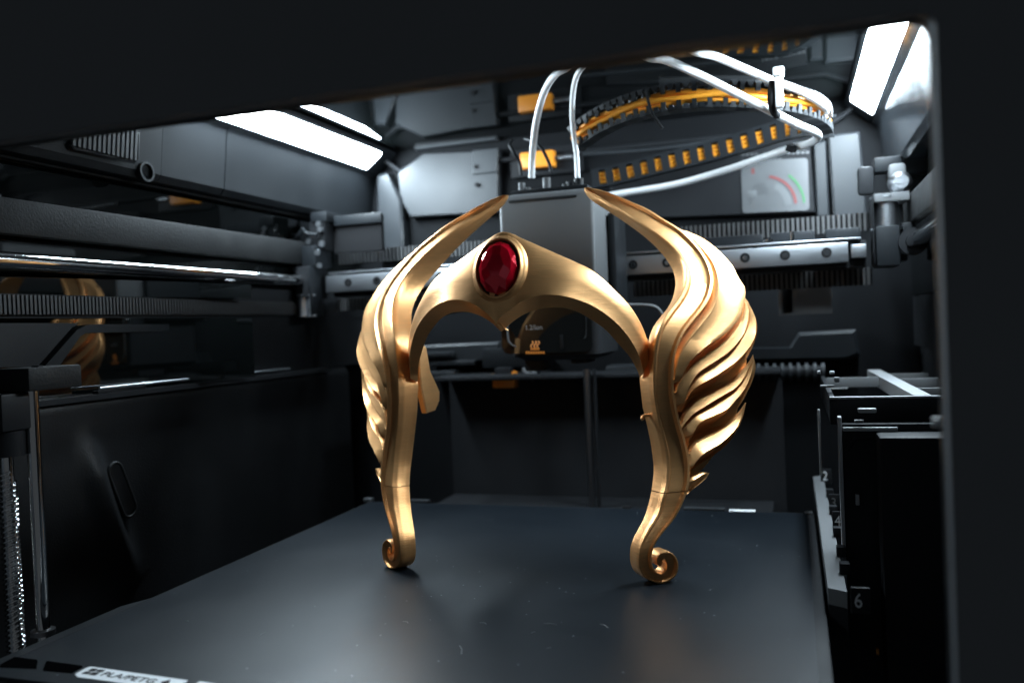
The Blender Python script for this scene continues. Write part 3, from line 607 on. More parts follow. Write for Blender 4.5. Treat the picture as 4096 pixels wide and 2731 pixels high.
for k, dv in enumerate((3.6, -.2, -3.8)):
    obj('orange_cable', G().tube([p+np.array([0, 0, dv]) for p in P], 1.9, 10), 'wire', lc_, 60)

# ================================================================ bed and plate
hb = thing('heated_bed', 'black heated bed carrier under the build plate', 'bed', (0, 0, -40))
obj('bed_block', G().box(-182, 182, -178, 184, -16, -1.4, 1.5), 'black', hb)
obj('left_edge_trim', G().loft([[(-192, y, -3.2), (-176.5, y, -1.6), (-176.5, y, -9), (-192, y, -9)] for y in (-182, -95)]+[[(-180, -72, -3), (-176.5, -72, -1.6), (-176.5, -72, -9), (-180, -72, -9)]]), 'panel', hb, 30)
obj('bed_arm', G().box(-150, 150, 150, 330, -36, -16.4, 2), 'black', hb)
for (p0, p1), m_ in ((((1458, 1990), (1492, 2006)), 'silver'), (((1640, 1996), (1720, 2010)), 'backgrey'), (((2490, 2022), (2524, 2034)), 'darksteel'), (((2735, 2026), (2902, 2048)), 'backgrey'), (((2916, 2038), (3022, 2052)), 'white'), (((3218, 2044), (3250, 2056)), 'silver')):
    a, b = at(1, 181, *p0), at(1, 181, *p1); obj('rear_clip', G().box(a[0], b[0], 178, 184, -1.2, a[2], 1.2), m_, hb)
bpz = thing('build_plate', 'matte dark build plate with a white sticker on its front edge', 'build plate', (0, 0, 0))
outl = [(-168, -196), (-176, -186), (-176, 168), (-170, 175), (170, 175), (176, 168), (176, -190), (170, -196)]
bm = bmesh.new(); me = bpy.data.meshes.new('sheet')
obj('sheet', G().prism(outl, 2, -1.2, 0), 'plate', bpz, 30)
def on_plate(P): return [tuple(at(2, .0, *p)[:2]) for p in P]
for P_ in ([(0, 2658), (58, 2627), (148, 2638), (151, 2644), (146, 2674), (0, 2668)], [(172, 2676), (184, 2646), (190, 2643), (330, 2662), (330, 2668), (288, 2692), (174, 2682)]):
    obj('notch_patch', G().prism(on_plate(P_), 2, .05, .25), 'notch_shade', bpz, 30)  # black patches laid on the sheet paint the darkness of cut-outs
lab_p = on_plate([(300, 2697), (345, 2672), (360, 2667), (372, 2668), (752, 2722), (740, 2732), (690, 2760), (310, 2708)])
stk = obj('label_sticker', G().prism(lab_p, 2, .05, .35), 'white', bpz, 30)
A_, B_ = np.array(on_plate([(330, 2698)])[0]), np.array(on_plate([(700, 2756)])[0]); C_ = np.array(on_plate([(372, 2672)])[0])
eu = (B_-A_)/np.linalg.norm(B_-A_); ev = (C_-A_)-((C_-A_)@eu)*eu; hh = np.linalg.norm(ev); ev /= hh
def lp(u, v, d): p = A_+eu*u+ev*v; return (p[0], p[1], .4+d)
t0 = np.array(on_plate([(385, 2704)])[0]); u0 = (t0-A_)@eu; tw = (np.array(on_plate([(592, 2738)])[0])-t0)@eu; v0 = (t0-A_)@ev
obj('label_text', text_geo('PLA/PETG', hh*.84, lambda u, v, d: lp(u0+1.0+u, v*1.0+hh*.16, d), tw), 'mark', stk, 0)
t1 = np.array(on_plate([(322, 2698)])[0]); u1 = (t1-A_)@eu
g = G()
for (a0, a1, b0, b1) in ((.0, .42, .52, .95), (.52, .95, .58, .95), (.0, .42, .05, .42), (.52, .95, .05, .48)):
    vs = [lp(u1+u*hh*1.15, v*hh*.95, d) for d in (0, .15) for u, v in ((a0, b0), (a1, b0+.04), (a1, b1), (a0, b1-.04))]
    g.add(vs, [(0, 1, 2, 3), (7, 6, 5, 4), (0, 4, 5, 1), (1, 5, 6, 2), (2, 6, 7, 3), (3, 7, 4, 0)])
obj('label_logo', g, 'mark', stk, 0)
g = G()
ua = [(np.array(on_plate([p_])[0])-A_)@eu for p_ in ((622, 2742), (694, 2752))]
for k, uo in enumerate((56, 71)):
    def q(u, v, d): return lp(ua[k]+u*hh*.9, v*hh, d)
    vs = [q(a, b, d) for d in (0, .15) for a, b in ((0, .45), (.35, .95), (.7, .45), (.45, .45), (.45, .05), (.25, .05), (.25, .45))]
    g.add(vs, [(0, 1, 2, 3, 4, 5, 6), (13, 12, 11, 10, 9, 8, 7)])
obj('label_arrow', g, 'mark', stk, 0)
for (pa_, pb_2) in (((1612, 2486), (1632, 2492)), ((1920, 2490), (1945, 2496)), ((1838, 2582), (1846, 2616)), ((2176, 2494), (2226, 2499)), ((2400, 2496), (2432, 2512)), ((2124, 2532), (2140, 2528)), ((2186, 2594), (2204, 2592)), ((740, 2484), (752, 2486)), ((1040, 2540), (1062, 2528))):
    A1, A2 = (np.array([*on_plate([q_])[0], .25]) for q_ in (pa_, pb_2)); md = (A1+A2)/2+np.array([.5, .3, .2])
    obj('lint_fibre', G().tube(crom([A1, md, A2], 4), .13, 5), 'lightgrey', bpz, 60)
lab2 = on_plate([(790, 2730), (800, 2726), (880, 2738), (1500, 2826), (1480, 2840), (780, 2742)])
obj('label_sticker', G().prism(lab2, 2, .05, .35), 'white', bpz, 30)

# ================================================================ right side rack
rk = thing('tool_rack', 'black numbered tool rack to the right of the plate', 'rack', (225, 100, -150))
obj('housing', G().box(212, 262, 8, 230, -185, 78, 2), 'black', rk)
fz = 96.0
def rk_top(px, py): return at(2, fz, px, py)
a, b = rk_top(3318, 1588), rk_top(3790, 1592)
obj('front_rim', G().box(a[0], 268, a[1], a[1]+4, fz-16, fz-1.4, .5), 'black', rk)
obj('rim_edge', G().box(a[0], 268, a[1]-.3, a[1]+4, fz-1.2, fz, .3), 'lightgrey', rk)
obj('left_rim', G().box(a[0], a[0]+3, a[1]+4.2, 228, fz-16, fz, .8), 'black', rk)
c0, c1 = rk_top(3495, 1478), rk_top(3690, 1580)
g = G(); wv = np.array([5.0, 0, 0])
g.loft([[c0-wv, c0+wv, c0+wv-[0, 0, 9], c0-wv-[0, 0, 9]], [c1-wv*.9, c1+wv*.9, c1+wv*.9-[0, 0, 9], c1-wv*.9-[0, 0, 9]]]); obj('diagonal_rib', g, 'lightgrey', rk, 20)
for py in (1492, 1512, 1550):
    q = rk_top(3560, py); obj('cross_rib', G().box(c0[0]+ (3 if py < 1520 else 8), 268, q[1], q[1]+4, fz-8, fz-.6, .6), 'grey', rk)
q = rk_top(3380, 1507); obj('cross_rib', G().box(a[0]+3.2, c0[0]+6, q[1], q[1]+3, fz-8, fz-.6, .6), 'grey', rk)
q = at(2, fz-12, 3430, 1543); obj('tray_edge', G().box(a[0]+5, a[0]+22, q[1], q[1]+3, fz-14, fz-12, .4), 'white', rk)
ey = a[1]-16
e_t, e_b = at(1, ey, 3358, 1668), at(1, ey, 3390, 2352)
obj('edge_post', G().box(e_t[0]-1.0, e_t[0]+1.0, ey, ey+8, e_b[2], e_t[2], .4), 'lightgrey', rk)
obj('front_door', G().box(e_t[0]+1.2, 268, ey+2, ey+8, -185, e_t[2]-4, 1), 'black', rk)
q0, q1 = at(1, ey, 3372, 1716), at(1, ey, 3590, 1716); obj('upper_bar', G().box(q0[0], q1[0], ey-1, ey+3, q0[2]-1, q0[2]+1, .3), 'lightgrey', rk)
q0, q1 = at(1, ey-2, 3432, 1642), at(1, ey-2, 3506, 1642); obj('latch', G().box(q0[0], q1[0], ey-3, ey+2, q0[2]-1.2, q0[2]+1.2, .8), 'lightgrey', rk)
q0, q1 = at(1, ey-2, 3418, 1686), at(1, ey-2, 3455, 1686); obj('latch', G().box(q0[0], q1[0], ey-3, ey+2, q0[2]-.8, q0[2]+.8, .5), 'grey', rk)
q0, q1 = at(1, ey+1, 3420, 1750), at(1, ey+1, 3556, 1750); q2 = at(1, ey+1, 3394, 1790)
obj('door_trim', G().tube([q2, q0, q1], .9, 8), 'panel', rk, 40)
q0 = at(1, ey, 3430, 1998); obj('indicator', G().box(q0[0]-1, q0[0]+1, ey-.5, ey+2.1, q0[2]-3, q0[2]+3, .3), 'lightgrey', rk)
q0, q1 = at(1, ey-30, 3352, 2475), at(1, ey-30, 3372, 2690)
ps2 = thing('rack_post', 'pale round post low in front of the numbered rack', 'post', (q0[0], ey-30, -185))
obj('shaft', G().tube([(q1[0]+.8, ey-30, -120), (q1[0]+.8, ey-30, q0[2])], 1.6, 14), 'lightgrey', ps2, 60)
obj('collar', G().ring((q1[0]+.8, ey-30, q1[2]), 2, 1.6, 2.3, 1.2), 'black', ps2)
# ledge with slot numbers
lz = 10.0
la, lb, lcx, ld = at(2, lz, 3252, 1905), at(2, lz, 3292, 1900), at(2, lz, 3388, 2366), at(2, lz, 3312, 2350)
lg = thing('side_ledge', 'narrow grey ledge with slot numbers beside the right edge of the plate', 'ledge', (195, 60, -10))
g = G(); top = [la, lb, lcx, ld]; g.loft([[p-[0, 0, 8] for p in top], top]); obj('ledge_top', g, 'grey', lg, 20)
obj('ledge_side', G().loft([[p+np.array([.0, 0, -8.3]) for p in top], [p+np.array([0, 0, -60]) for p in top]]), 'black', lg, 20)
for txt, px, py, sz, m_ in (('2', 3290, 1920, 10.5, 'white'), ('3', 3324, 2028, 9.5, 'grey'), ('4', 3339, 2102, 9.5, 'white'), ('6', 3416, 2428, 9.5, 'white')):
    q = at(2, lz+1.0, px, py)
    bl_ = obj('slot_tag', G().box(q[0]-1.2, q[0]+7, q[1]+.2, q[1]+2, q[2]-3, q[2]+9, .5), 'black', lg)
    obj('slot_number', text_geo(txt, sz, lambda u, v, d, q=q: (q[0]+u*.8, q[1]-d, q[2]+v)), m_, bl_, 0)
for py in (1990, 2060, 2150, 2230, 2300):
    q = at(2, lz, 3300+(py-1900)*.19, py); obj('slot_catch', G().box(q[0]-2, q[0]+3, q[1], q[1]+6, lz+.1, lz+6, .8), 'black', lg)
q0, q1, q2 = at(1, 20, 3632, 2310), at(1, 20, 3618, 2478), at(1, 20, 3705, 2478)
solo('gusset', G().prism([(q0[0], q0[2]), (q1[0], q1[2]), (q2[0], q2[2])], 1, ey-8, ey-4), 'panel', 'small grey gusset low on the right side', 'gusset')
for (pa_, pb_3), m_ in ((((3268, 1482), (3282, 1494)), 'lightgrey'), (((3318, 1484), (3338, 1496)), 'lightgrey'), (((3280, 1540), (3340, 1548)), 'grey'), (((3336, 1508), (3358, 1528)), 'grey')):
    A1, A2 = at(1, a[1]+30, *pa_), at(1, a[1]+30, *pb_3); obj('catch', G().box(A1[0], A2[0], a[1]+27, a[1]+33, A2[2], A1[2], .6), m_, rk)
A1, A2 = at(1, a[1]+34, 3270, 1638), at(1, a[1]+34, 3284, 1900)
obj('guide_strip', G().box(A1[0], A1[0]+1.4, a[1]+34, a[1]+38, A2[2], A1[2], .3), 'lightgrey', rk)
A1, A2 = at(1, ey-1, 3632, 2500), at(1, ey-1, 3702, 2566)
obj('square_frame', G().tube([(A1[0], ey-.6, A1[2]), (A2[0], ey-.6, A1[2]), (A2[0], ey-.6, A2[2]), (A1[0], ey-.6, A2[2]), (A1[0], ey-.6, A1[2])], .5, 6), 'grey', rk, 20)
A1 = at(1, ey-1, 3511, 2606); obj('orange_dot', G().box(A1[0]-.8, A1[0]+.8, ey-1.2, ey+2, A1[2]-1.8, A1[2]+1.8, .4), 'orange', rk)
A1 = at(1, ey-1, 3553, 2600); obj('lower_strip', G().box(A1[0]-.6, A1[0]+.6, ey-1.2, ey+2, A1[2]-40, A1[2], .3), 'grey', rk)
A1 = at(1, ey-1, 3602, 1815); obj('door_screw', G().cyl((A1[0], ey-.5, A1[2]), (A1[0], ey+2.1, A1[2]), 1.3, 12), 'silver', rk)
A1 = at(1, -200, 3768, 1687); obj('hinge_pin', G().cyl((A1[0]-2.5, -200, A1[2]), (A1[0]+1.5, -200, A1[2]), 1.4, 12), 'lightgrey', fr)

# ================================================================ the crown
XC = 16.0
Rz = [(26.9,77,234.1),(31.4,78,230.1),(42.5,72,221.9),(58.1,62,211.2),(71.9,56,200.7),(80.6,54.5,193.8),(87.5,53.0,187.1),(92.1,49,180.4),(94.6,44.5,173.9),(95.3,39.5,167.6),(94.4,34,161.6),(91.4,26.5,154.8),(87.3,18.5,149.1),(83.9,12.5,143.5),(81.4,9,137.9),(80.1,7,130.7),(79.1,6.3,122.6),(78.5,5.5,112.9),(78.3,5.0,102.5),(80.2,6,86.5),(82.2,6.5,77.5),(83.9,6.5,67.8),(84.1,5.5,61.4),(83.7,1.5,50.8),(82.4,-1.2,47.3),(80.1,-4.8,37.5),(75,-12,29.5),(71.6,-17,22.7),(70.8,-18.5,16.8)]
Oz = [(28.5,76,234.0),(35.3,75,232.5),(46.4,74.5,227.8),(60.8,71.5,219.6),(70.1,69.5,215),(79.7,66.5,207.3),(90.6,66.5,200.1),(96.8,65,193.6),(102.9,62.5,185.8),(107.3,58.5,178.3),(110.2,52.5,169.9),(110.5,46,162.8),(109.1,39.5,155.8),(105.4,32,149.2),(99.6,22.8,142),(95.3,16.2,135.6),(92.3,12,128.5),(90.6,10.3,122.1),(89.7,9.6,112.5),(89.5,10.2,101.8),(90.8,11.5,92.4),(92.6,13,83.2),(94.6,14,74.9),(96.4,13.5,66.8),(97,12.3,59.6),(96.3,9,51.2),(94.4,6,44.5),(91.5,2,38),(87.9,-2,32.3),(82.3,-8.8,26.6),(78.7,-12.5,21.8),(77.4,-14.2,17.0)]
Iz = [(26.5,79,232.0),(29.8,77,226.1),(40.8,76.5,218.2),(54.9,75.5,207.6),(64.9,75,199.4),(72.1,74,192.4),(79.7,70,183.4),(84.7,64,175.5),(87.2,56.5,167.9),(87.3,50.5,162.4),(86.3,43.5,156.2),(83.2,36,149.4),(79.2,27.5,144.4),(76.5,21.5,138.7),(74.8,17.5,131),(74.2,16,122),(73.5,15.5,116.5),(70.2,14.6,113.5),(70.0,14.2,109),(70.3,13.6,104.8),(71.2,13.5,93.2),(72.9,14,84.8),(74.9,14,73.2),(76.4,12,60.2),(76.2,9,54.2),(75.2,5.5,45.8),(72.4,.5,34.5),(68.3,-6,27),(65.6,-10,21.5),(64.7,-11.2,15.3)]
def zf(tab):
    t = np.array(tab); t = t[np.argsort(t[:, 2])]
    zz = np.linspace(t[0, 2], t[-1, 2], 400); o = np.interp(zz, t[:, 2], t[:, 0]); y = np.interp(zz, t[:, 2], t[:, 1])
    k = np.ones(13)/13
    def sm(a):
        b = np.r_[2*a[0]-a[6:0:-1], a, 2*a[-1]-a[-2:-8:-1]]; return np.convolve(b, k, 'valid')
    o, y = sm(o), sm(y)
    return lambda z: np.array([np.interp(z, zz, o), np.interp(z, zz, y), z])
fR, fO, fI = zf(Rz), zf(Oz), zf(Iz)
crown = thing('winged_headpiece', 'golden winged headpiece with a faceted red gem standing on the build plate', 'headpiece', (XC, 0, 0))
def mir(sg, p): return (XC+sg*p[0], p[1], p[2])
FR = [0, .03, .13, .17, .23, .5, .77, .83, .87, .97, 1]
HT = [0, .9, 1.15, .1, -.7, -.35, -.7, .1, 1.15, .9, 0]
def section(R, O, I, tan, amp=1.0):
    R, O, I = (np.array(q, float) for q in (R, O, I)); n = np.cross(O-R, tan); n /= np.linalg.norm(n)+1e-9
    if n @ (R-I) < 0: n = -n
    wid = np.linalg.norm(O-R); a = amp*min(1.0, wid/10)
    ring = [R+(O-R)*f+n*h*a for f, h in zip(FR, HT)]
    d = I-R; B = O+d*.85
    ring += [O+d*.12-n*0, O+d*.5, B, I+(B-I)*.5, I, I+(R-I)*.15+n*.0, R+d*.62, R+d*.55-(O-R)*.015, R+d*.30, R+d*.24-(O-R)*.02, R+d*.12]
    return ring
def spine(sg, z_hi, z_lo, name, m, par, extra=None, step=2.0):
    zs = list(np.arange(z_hi, z_lo, -step))+[z_lo]; secs = []
    st = [(fR(z), fO(z), fI(z)) for z in zs]
    if extra: st += extra
    rings = []
    for i in range(len(st)):
        a, b = st[max(i-1, 0)], st[min(i+1, len(st)-1)]; tan = (b[0]+b[1])-(a[0]+a[1])
        rings.append([mir(sg, p) for p in section(*st[i], tan)])
    return obj(name, G().loft(rings), m, par, 42)
# scroll at the foot: unrolled on the plane of the broad face
def foot_pts(P):
    res = []
    for a, b in P:
        px, py = 2300+a/1.7422, 1500+b/1.7422; y = -15.0
        for _ in range(12):
            q = at(1, y, px, py); y = -18.5+.72*((q[0]-XC)-70.7)
        res.append(np.array([q[0]-XC, y, q[2]]))
    return res
so = foot_pts([(438,1262),(444,1335),(470,1390),(520,1425),(590,1445),(650,1430),(700,1390),(718,1330),(712,1280),(690,1245),(650,1222),(605,1228),(578,1250),(566,1280),(574,1312),(592,1328)])
si = foot_pts([(530,1240),(535,1300),(546,1337),(562,1360),(590,1374),(615,1368),(632,1345),(634,1315),(626,1292),(618,1284),(612,1282),(608,1284),(606,1290),(606,1298),(605,1308),(602,1318)])
so = arc_resample(crom(so, 6), 61); si = crom(si, 5)
si = np.array([[np.interp(t, np.linspace(0, 1, len(si)), si[:, k]) for k in range(3)] for t in np.linspace(0, 1, 61)])
zmin = min(p[2] for p in so); dz_f = -zmin+.15
dth = fI(17)-fR(17); dth[2] = 0; ext = []
for i in range(1, 61):
    f = min(1, i/14); k = np.array([0, 0, dz_f*f]); ext.append((so[i]+k, si[i]+k, so[i]+k+dth*np.array([1, 1, 0])))
# wing surface: feathers traced on the right side, mirrored to the left
def wing_pt(px, py, lift=0.0):
    y = 40.0
    for _ in range(14):
        q = at(1, y, px, py); o = fO(min(max(q[2], 20), 230)); y = o[1]+1.1*((q[0]-XC)-o[0])
    return np.array([q[0]-XC, y, q[2]])+lift*np.array([.74, -.67, 0.0])
cA = lambda P: [(2550+a/3.0154, 1100+b/3.0154) for a, b in P]
cB = lambda P: [(2550+a/3.0154, 1580+b/3.0154) for a, b in P]
cC = lambda P: [(2250+a/1.7422, 700+b/1.7422) for a, b in P]
FE = []
FE.append((cC([(832,386),(910,450),(980,530),(1035,610),(1062,700)])+cA([(935,150),(905,320),(840,450),(740,580),(620,740),(540,860),(480,1000),(450,1170),(440,1260)]),
           cC([(845,386),(960,440),(1060,520),(1150,630),(1195,720)])+cA([(1240,150),(1242,280),(1200,470),(1110,610),(960,745),(800,850),(690,940),(600,1050),(540,1180),(500,1280)]),
           cC([(860,388),(1000,452),(1110,545),(1190,650),(1245,760)])+cA([(1290,230),(1285,330),(1235,500),(1135,645),(1000,775),(820,890),(700,985),(620,1075),(550,1210),(505,1300)])))
FE.append((cA([(1297,275),(1287,400),(1242,535),(1165,665),(1040,790),(860,920),(680,1060),(590,1150),(500,1280),(455,1400)]),
           cA([(1306,288),(1336,400),(1335,470),(1305,600),(1230,745),(1100,895),(950,1010),(790,1110),(680,1200),(610,1310),(570,1430),(535,1545)]),
           cA([(1313,295),(1352,430),(1347,560),(1290,700),(1200,830),(1050,970),(880,1090),(720,1210),(650,1300),(600,1420),(560,1530)])))
FE.append((cA([(1311,293),(1350,430),(1345,560),(1288,700),(1198,828),(1048,968),(878,1088),(718,1208),(648,1298),(598,1418),(560,1520)]),
           cA([(1320,303),(1400,480),(1411,600),(1372,740),(1282,890),(1152,1030),(1002,1140),(852,1235),(702,1320),(627,1400),(577,1500)]),
           cA([(1326,308),(1422,500),(1452,640),(1440,790),(1392,940),(1300,1100),(1190,1235),(1070,1315),(900,1405),(740,1485),(640,1548),(565,1650)])))
FE.append((cA([(1396,955),(1335,1080),(1205,1240),(1080,1322),(900,1412),(740,1492)])+cB([(600,190),(530,340)]),
           cA([(1396,965),(1362,1070),(1262,1240),(1150,1360),(1000,1450),(880,1520)])+cB([(760,150),(660,215),(580,310),(530,385)]),
           cA([(1397,975),(1368,1110),(1282,1270),(1180,1390),(1040,1480),(930,1545)])+cB([(800,168),(700,228),(630,300),(570,400)])))
FE.append((cA([(1397,972),(1366,1108),(1280,1268),(1178,1388),(1038,1478),(928,1543)])+cB([(798,166),(698,226),(628,298),(565,390)]),
           cA([(1398,985),(1387,1080),(1342,1220),(1252,1370),(1140,1490)])+cB([(1030,162),(870,242),(750,292),(690,347),(660,420),(630,480)]),
           cA([(1400,995),(1427,1080),(1422,1180),(1392,1300),(1350,1420)])+cB([(1318,60),(1235,215),(1110,345),(960,432),(820,492),(700,562),(640,640)])))
FE.append((cB([(1300,90),(1225,225),(1105,340),(960,428),(820,490),(700,560),(625,690)]),
           cB([(1302,110),(1245,260),(1155,395),(1060,490),(960,570),(860,630),(760,690),(705,745),(650,850)]),
           cB([(1310,90),(1278,250),(1222,420),(1150,560),(1060,660),(940,750),(830,822),(710,892),(660,930)])))
FE.append((cB([(862,938),(800,930),(725,955),(650,990)]), cB([(858,942),(795,948),(725,985),(650,1035)]), cB([(864,940),(825,1010),(770,1070),(690,1140),(612,1205)])))
def feather(sg, U, K, L, par, amp):
    n = 34
    U, K, L = (arc_resample(crom([wing_pt(*p) for p in q], 6), n) for q in (U, K, L)); nn = np.array([.74, -.67, 0.0]); rings = []
    for i in range(n):
        t = i/(n-1); e = min(1.0, .04+3.6*t)*min(1, .55+3*(1-t))*amp; u, k, l = U[i], K[i], L[i]; wd = np.linalg.norm(k-u); a = e*min(1.5, .35+wd/9)
        low = max(np.linalg.norm(l-k)/6, .25)
        dl = np.linalg.norm(l-k); h = min(3.9, .30+.28*wd+.26*dl)*e; q = min(6.5, .45+.58*dl)*e; q *= min(1, .22+1.5*t); bk2 = q+1.6*e
        pr = [u-nn*(2.6*e), u+(k-u)*.04-nn*(.5*e), u+(k-u)*.10+nn*(.12*h), u+(k-u)*.16+nn*(.02*h), u+(k-u)*.5+nn*(.40*h), u+(k-u)*.82+nn*(.82*h), u+(k-u)*.95+nn*(1.02*h), k+nn*(.98*h),
              k+(l-k)*.08+nn*(.80*h), k+(l-k)*.32+nn*(.30*h-.25*q), k+(l-k)*.66-nn*(.78*q), k+(l-k)*.88-nn*q, k+(l-k)*.94-nn*(.62*q), l-nn*(.85*q), l-nn*(bk2+.1), (l+u)/2-nn*(bk2+1.5*e+.1), u-nn*(bk2+.6*e+.1)]
        rings.append([mir(sg, p) for p in pr])
    inner = [(p[0]-sg*6.0, p[1]-1.0, p[2]-1.5) for p in rings[-1]]
    rings.append(inner)
    return obj('feather', G().loft(rings), 'gold', par, 48)
Ez = [(92,70,199),(100,76.5,196.6),(113,75,185),(120,72.5,175.6),(124.2,68,166),(127.6,63.5,155),(131.0,63.5,146.4),(132.6,62.5,137.6),(132.3,58,128),(131.3,54,121),(131.0,53.5,114.5),(130.5,52.5,108.6),(128,48,100),(124.5,45,86),(120,42,74.4),(114.5,33.5,67),(106,27,57),(98,18,50)]
fE = zf(Ez)
def web(sg, par):
    rings = []; nn = np.array([.74, -.67, 0.0])
    for z in np.linspace(196, 51.5, 70):
        o, e_ = fO(z), fE(z); o = o+np.array([-5, 3, 0]); e_ = e_-np.array([1.0, .9, 0]); row = [o+(e_-o)*f-nn*(3.4+1.6*math.sin(math.pi*min(1, f*1.15))*(1 if f < .85 else .6)) for f in (0, .25, .5, .75, .92, 1)]
        rings.append([mir(sg, p) for p in row]+[mir(sg, p-nn*3.0) for p in row[::-1]])
    return obj('wing_web', G().loft(rings), 'gold', par, 50)
for sg, lab in ((1, 'right wing spine'), (-1, 'left wing spine')):
    sp_ = spine(sg, 233.6, 48.0, 'spine', 'gold', crown)
    spine(sg, 47.6, 19.0, 'scroll_foot', 'gold_foot', sp_, ext, 1.6)
    for i, (U, K, L) in enumerate(FE): feather(sg, U, K, L, sp_, .4 if i == 6 else 1.0)
    web(sg, sp_)
    # temple tail reaching back from the brow band
    yz_t = [(15, 133), (27, 134), (32, 118), (47, 102), (46, 97), (39, 91.5), (24, 91), (17, 108)]
    tg = G(); rg_ = []
    for o_, k_ in ((73.5, .94), (72.8, 1), (70.0, 1), (69.2, .92)):
        cy_, cz_ = 27, 114; rg_.append([mir(sg, (o_, cy_+(y-cy_)*k_, cz_+(z-cz_)*k_)) for y, z in yz_t])
    obj('temple_tail', tg.loft(rg_), 'gold', crown, 30)
# brow band
T_ = [(0,-15.7,198.2),(4,-15.6,197.3),(9.4,-14.8,194.4),(16.4,-13,191),(24.2,-10.5,187),(32.5,-8.2,182.7),(40.4,-6.2,178.7),(47.9,-3.6,174.3),(54.4,-.6,168.4),(60.2,2.4,161.7),(65,5.7,155.8),(69.1,9.1,149.1),(72.3,12.4,141.5),(74.1,14.6,134.8),(75.0,16,127)]
B_ = [(0,-33,146.4),(3.4,-32.6,150),(8.6,-31,154),(14.3,-29.6,157.6),(19.5,-28.2,159.4),(24.3,-26.8,160.4),(30,-25.3,160.4),(35.8,-23,159.5),(42.5,-18.8,157.3),(49.3,-14,153.9),(55.8,-9.6,149.0),(61.7,-5.2,142.9),(66.2,-.7,136.3),(69.4,3.2,129.6),(71.7,7,122),(72.8,9.5,114)]
U_ = [(0,-25,141.6),(2.5,-24.2,143.4),(5.6,-23.2,146.3),(12,-21.8,150.3),(19.5,-20.2,153.0),(26,-18.5,153.8),(33.6,-16,153.4),(41,-12.6,150.8),(48,-8.4,146),(54.8,-3.6,140),(61.4,2.4,130.7),(65.9,7.5,123.8),(69,12,116),(70,13.5,112)]
nb = 44
def half(tab):
    return arc_resample(crom(tab, 6), nb)
hT, hB, hU = half(T_), half(B_), half(U_)
rings = []
for sgn, idx in ((-1, range(nb-1, 0, -1)), (1, range(nb))):
    for i in idx:
        t, b, u = hT[i], hB[i], hU[i]; d = u-b; dflat = np.array([d[0], d[1], 0])*.8
        on = np.array([b[0]*.0+.0, 0, 0]); nrm_ = np.cross(hT[min(i+1, nb-1)]-hT[max(i-1, 0)], b-t); nrm_ /= np.linalg.norm(nrm_)+1e-9
        if nrm_[1] > 0: nrm_ = -nrm_
        if i == 0: nrm_[0] = 0
        h = np.linalg.norm(b-t)*.035
        ctr = math.exp(-(t[0]/20)**2)
        ring = [t, t+(b-t)*.03+nrm_*.7, t+(b-t)*.12+nrm_*(.9+h*.3), t+(b-t)*.35+nrm_*(h+1.2*(1-ctr)), t+(b-t)*.6+nrm_*(h+1.0*(1-ctr)), t+(b-t)*.85+nrm_*(.2+h*.2), t+(b-t)*.96+nrm_*.5, b+nrm_*.4, b+d*.06, u, u+(t-b)*.5+dflat*.05, t+dflat*1.0, t+dflat*.2]
        rings.append([mir(sgn, p) for p in ring])
obj('brow_band', G().loft(rings), 'gold', crown, 50)
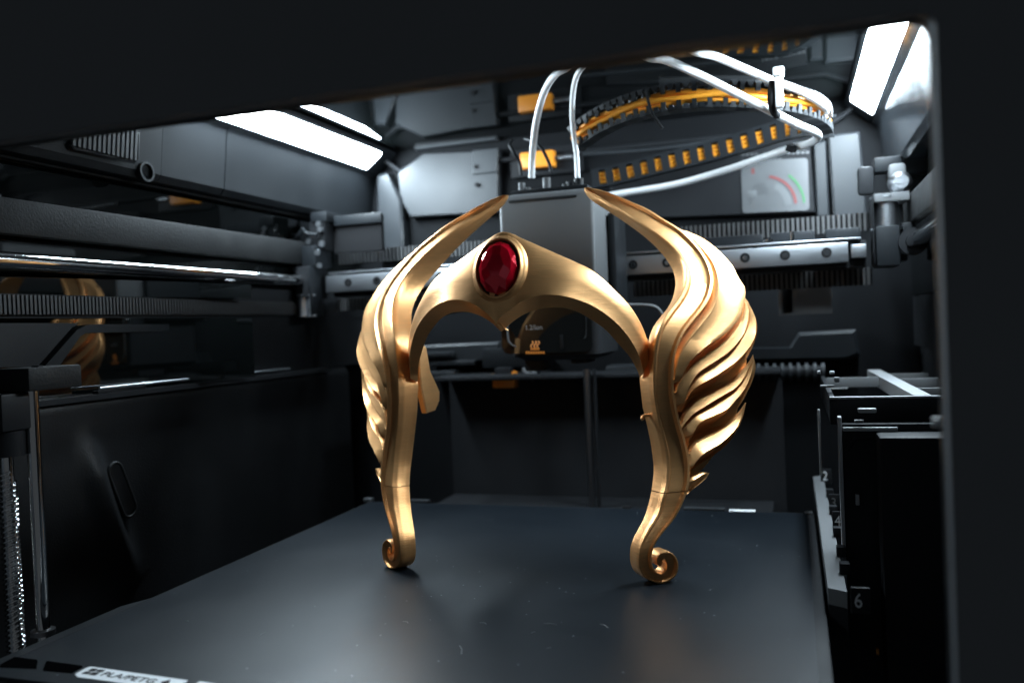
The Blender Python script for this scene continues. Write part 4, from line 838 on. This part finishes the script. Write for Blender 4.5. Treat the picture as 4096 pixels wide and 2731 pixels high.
# gem, socket and bezel
gc = np.array([XC, -25.2, 176.9]); gu = np.array([1.0, 0, 0]); gv = np.array([0, .30, .954]); gn = np.array([0, -.954, .30])
def el(a, b, ang, h): return gc+gu*a*math.cos(ang)+gv*b*math.sin(ang)+gn*h
A0, B0 = 12.0, 16.2
bez = G(); rings = []
for q in np.linspace(0, 2*math.pi, 72, endpoint=False):
    low = 1.0
    rings.append([el(A0*s_, B0*s2, q, h) for s_, s2, h in ((1.03, 1.03, -2.5), (1.03, 1.03, 1.0), (1.06, 1.05, 1.6), (1.10, 1.08, 1.7), (1.15, 1.12, 1.2), (1.19, 1.15, .2), (1.22, 1.17, -.2), (1.28, 1.22, -.7), (1.36, 1.28, -2.2), (1.36, 1.28, -4))])
obj('gem_bezel', bez.loft(rings, False, True), 'gold', crown, 50)
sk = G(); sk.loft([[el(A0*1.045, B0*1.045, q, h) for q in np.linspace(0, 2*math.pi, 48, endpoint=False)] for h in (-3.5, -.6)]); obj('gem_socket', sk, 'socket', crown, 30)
gm = G(); N = 12
def ringp(fa, fb, h, off, n=N): return [el(A0*fa, B0*fb, 2*math.pi*(k+off)/n+math.pi/2, h) for k in range(n)]
r0, r1, r2, r3 = ringp(.955, .965, -.4, 0), ringp(.955, .965, 1.6, 0), ringp(.74, .76, 4.4, .5), ringp(.50, .50, 5.4, 0)
N2 = 6
r4 = ringp(.40, .44, 5.9, .5, N2)
vs = r0+r1+r2+r4; fs = [tuple(range(N-1, -1, -1))]
for k in range(N):
    k2 = (k+1) % N
    fs += [(k, k2, N+k2, N+k), (N+k, N+k2, 2*N+k), (N+k2, 2*N+k2, 2*N+k)]
for k in range(N2):
    a, b = 2*N+2*k, 2*N+(2*k+1) % N; c = 2*N+(2*k+2) % N; p, p2 = 3*N+k, 3*N+(k+1) % N2
    fs += [(a, b, p), (b, c, p2), (b, p2, p)]
fs.append(tuple(3*N+k for k in range(N2)))
gm.add(vs, fs); obj('gem', gm, 'gem', crown, 0, label='dark red faceted oval gem')
# stray filament blobs from printing
bl_p = at(1, 8, 2566, 1668)
obj('filament_blob', G().tube(crom([bl_p+np.array([6, 2, .8]), bl_p+np.array([1.5, 1, .6]), bl_p+np.array([.4, 0, -.6]), bl_p+np.array([.9, 0, -1.6])]), [.9, .9]+[1.0]*22+[.5], 8), 'gold', crown, 60)
vt = hU[0]
obj('filament_blob', G().tube(crom([(XC-1, -32, 146.2), (XC+1.5, -31, 145.6), (XC+2.8, -27, 143), (XC+4.0, -25, 142.2)]), .5, 6), 'gold', crown, 60)
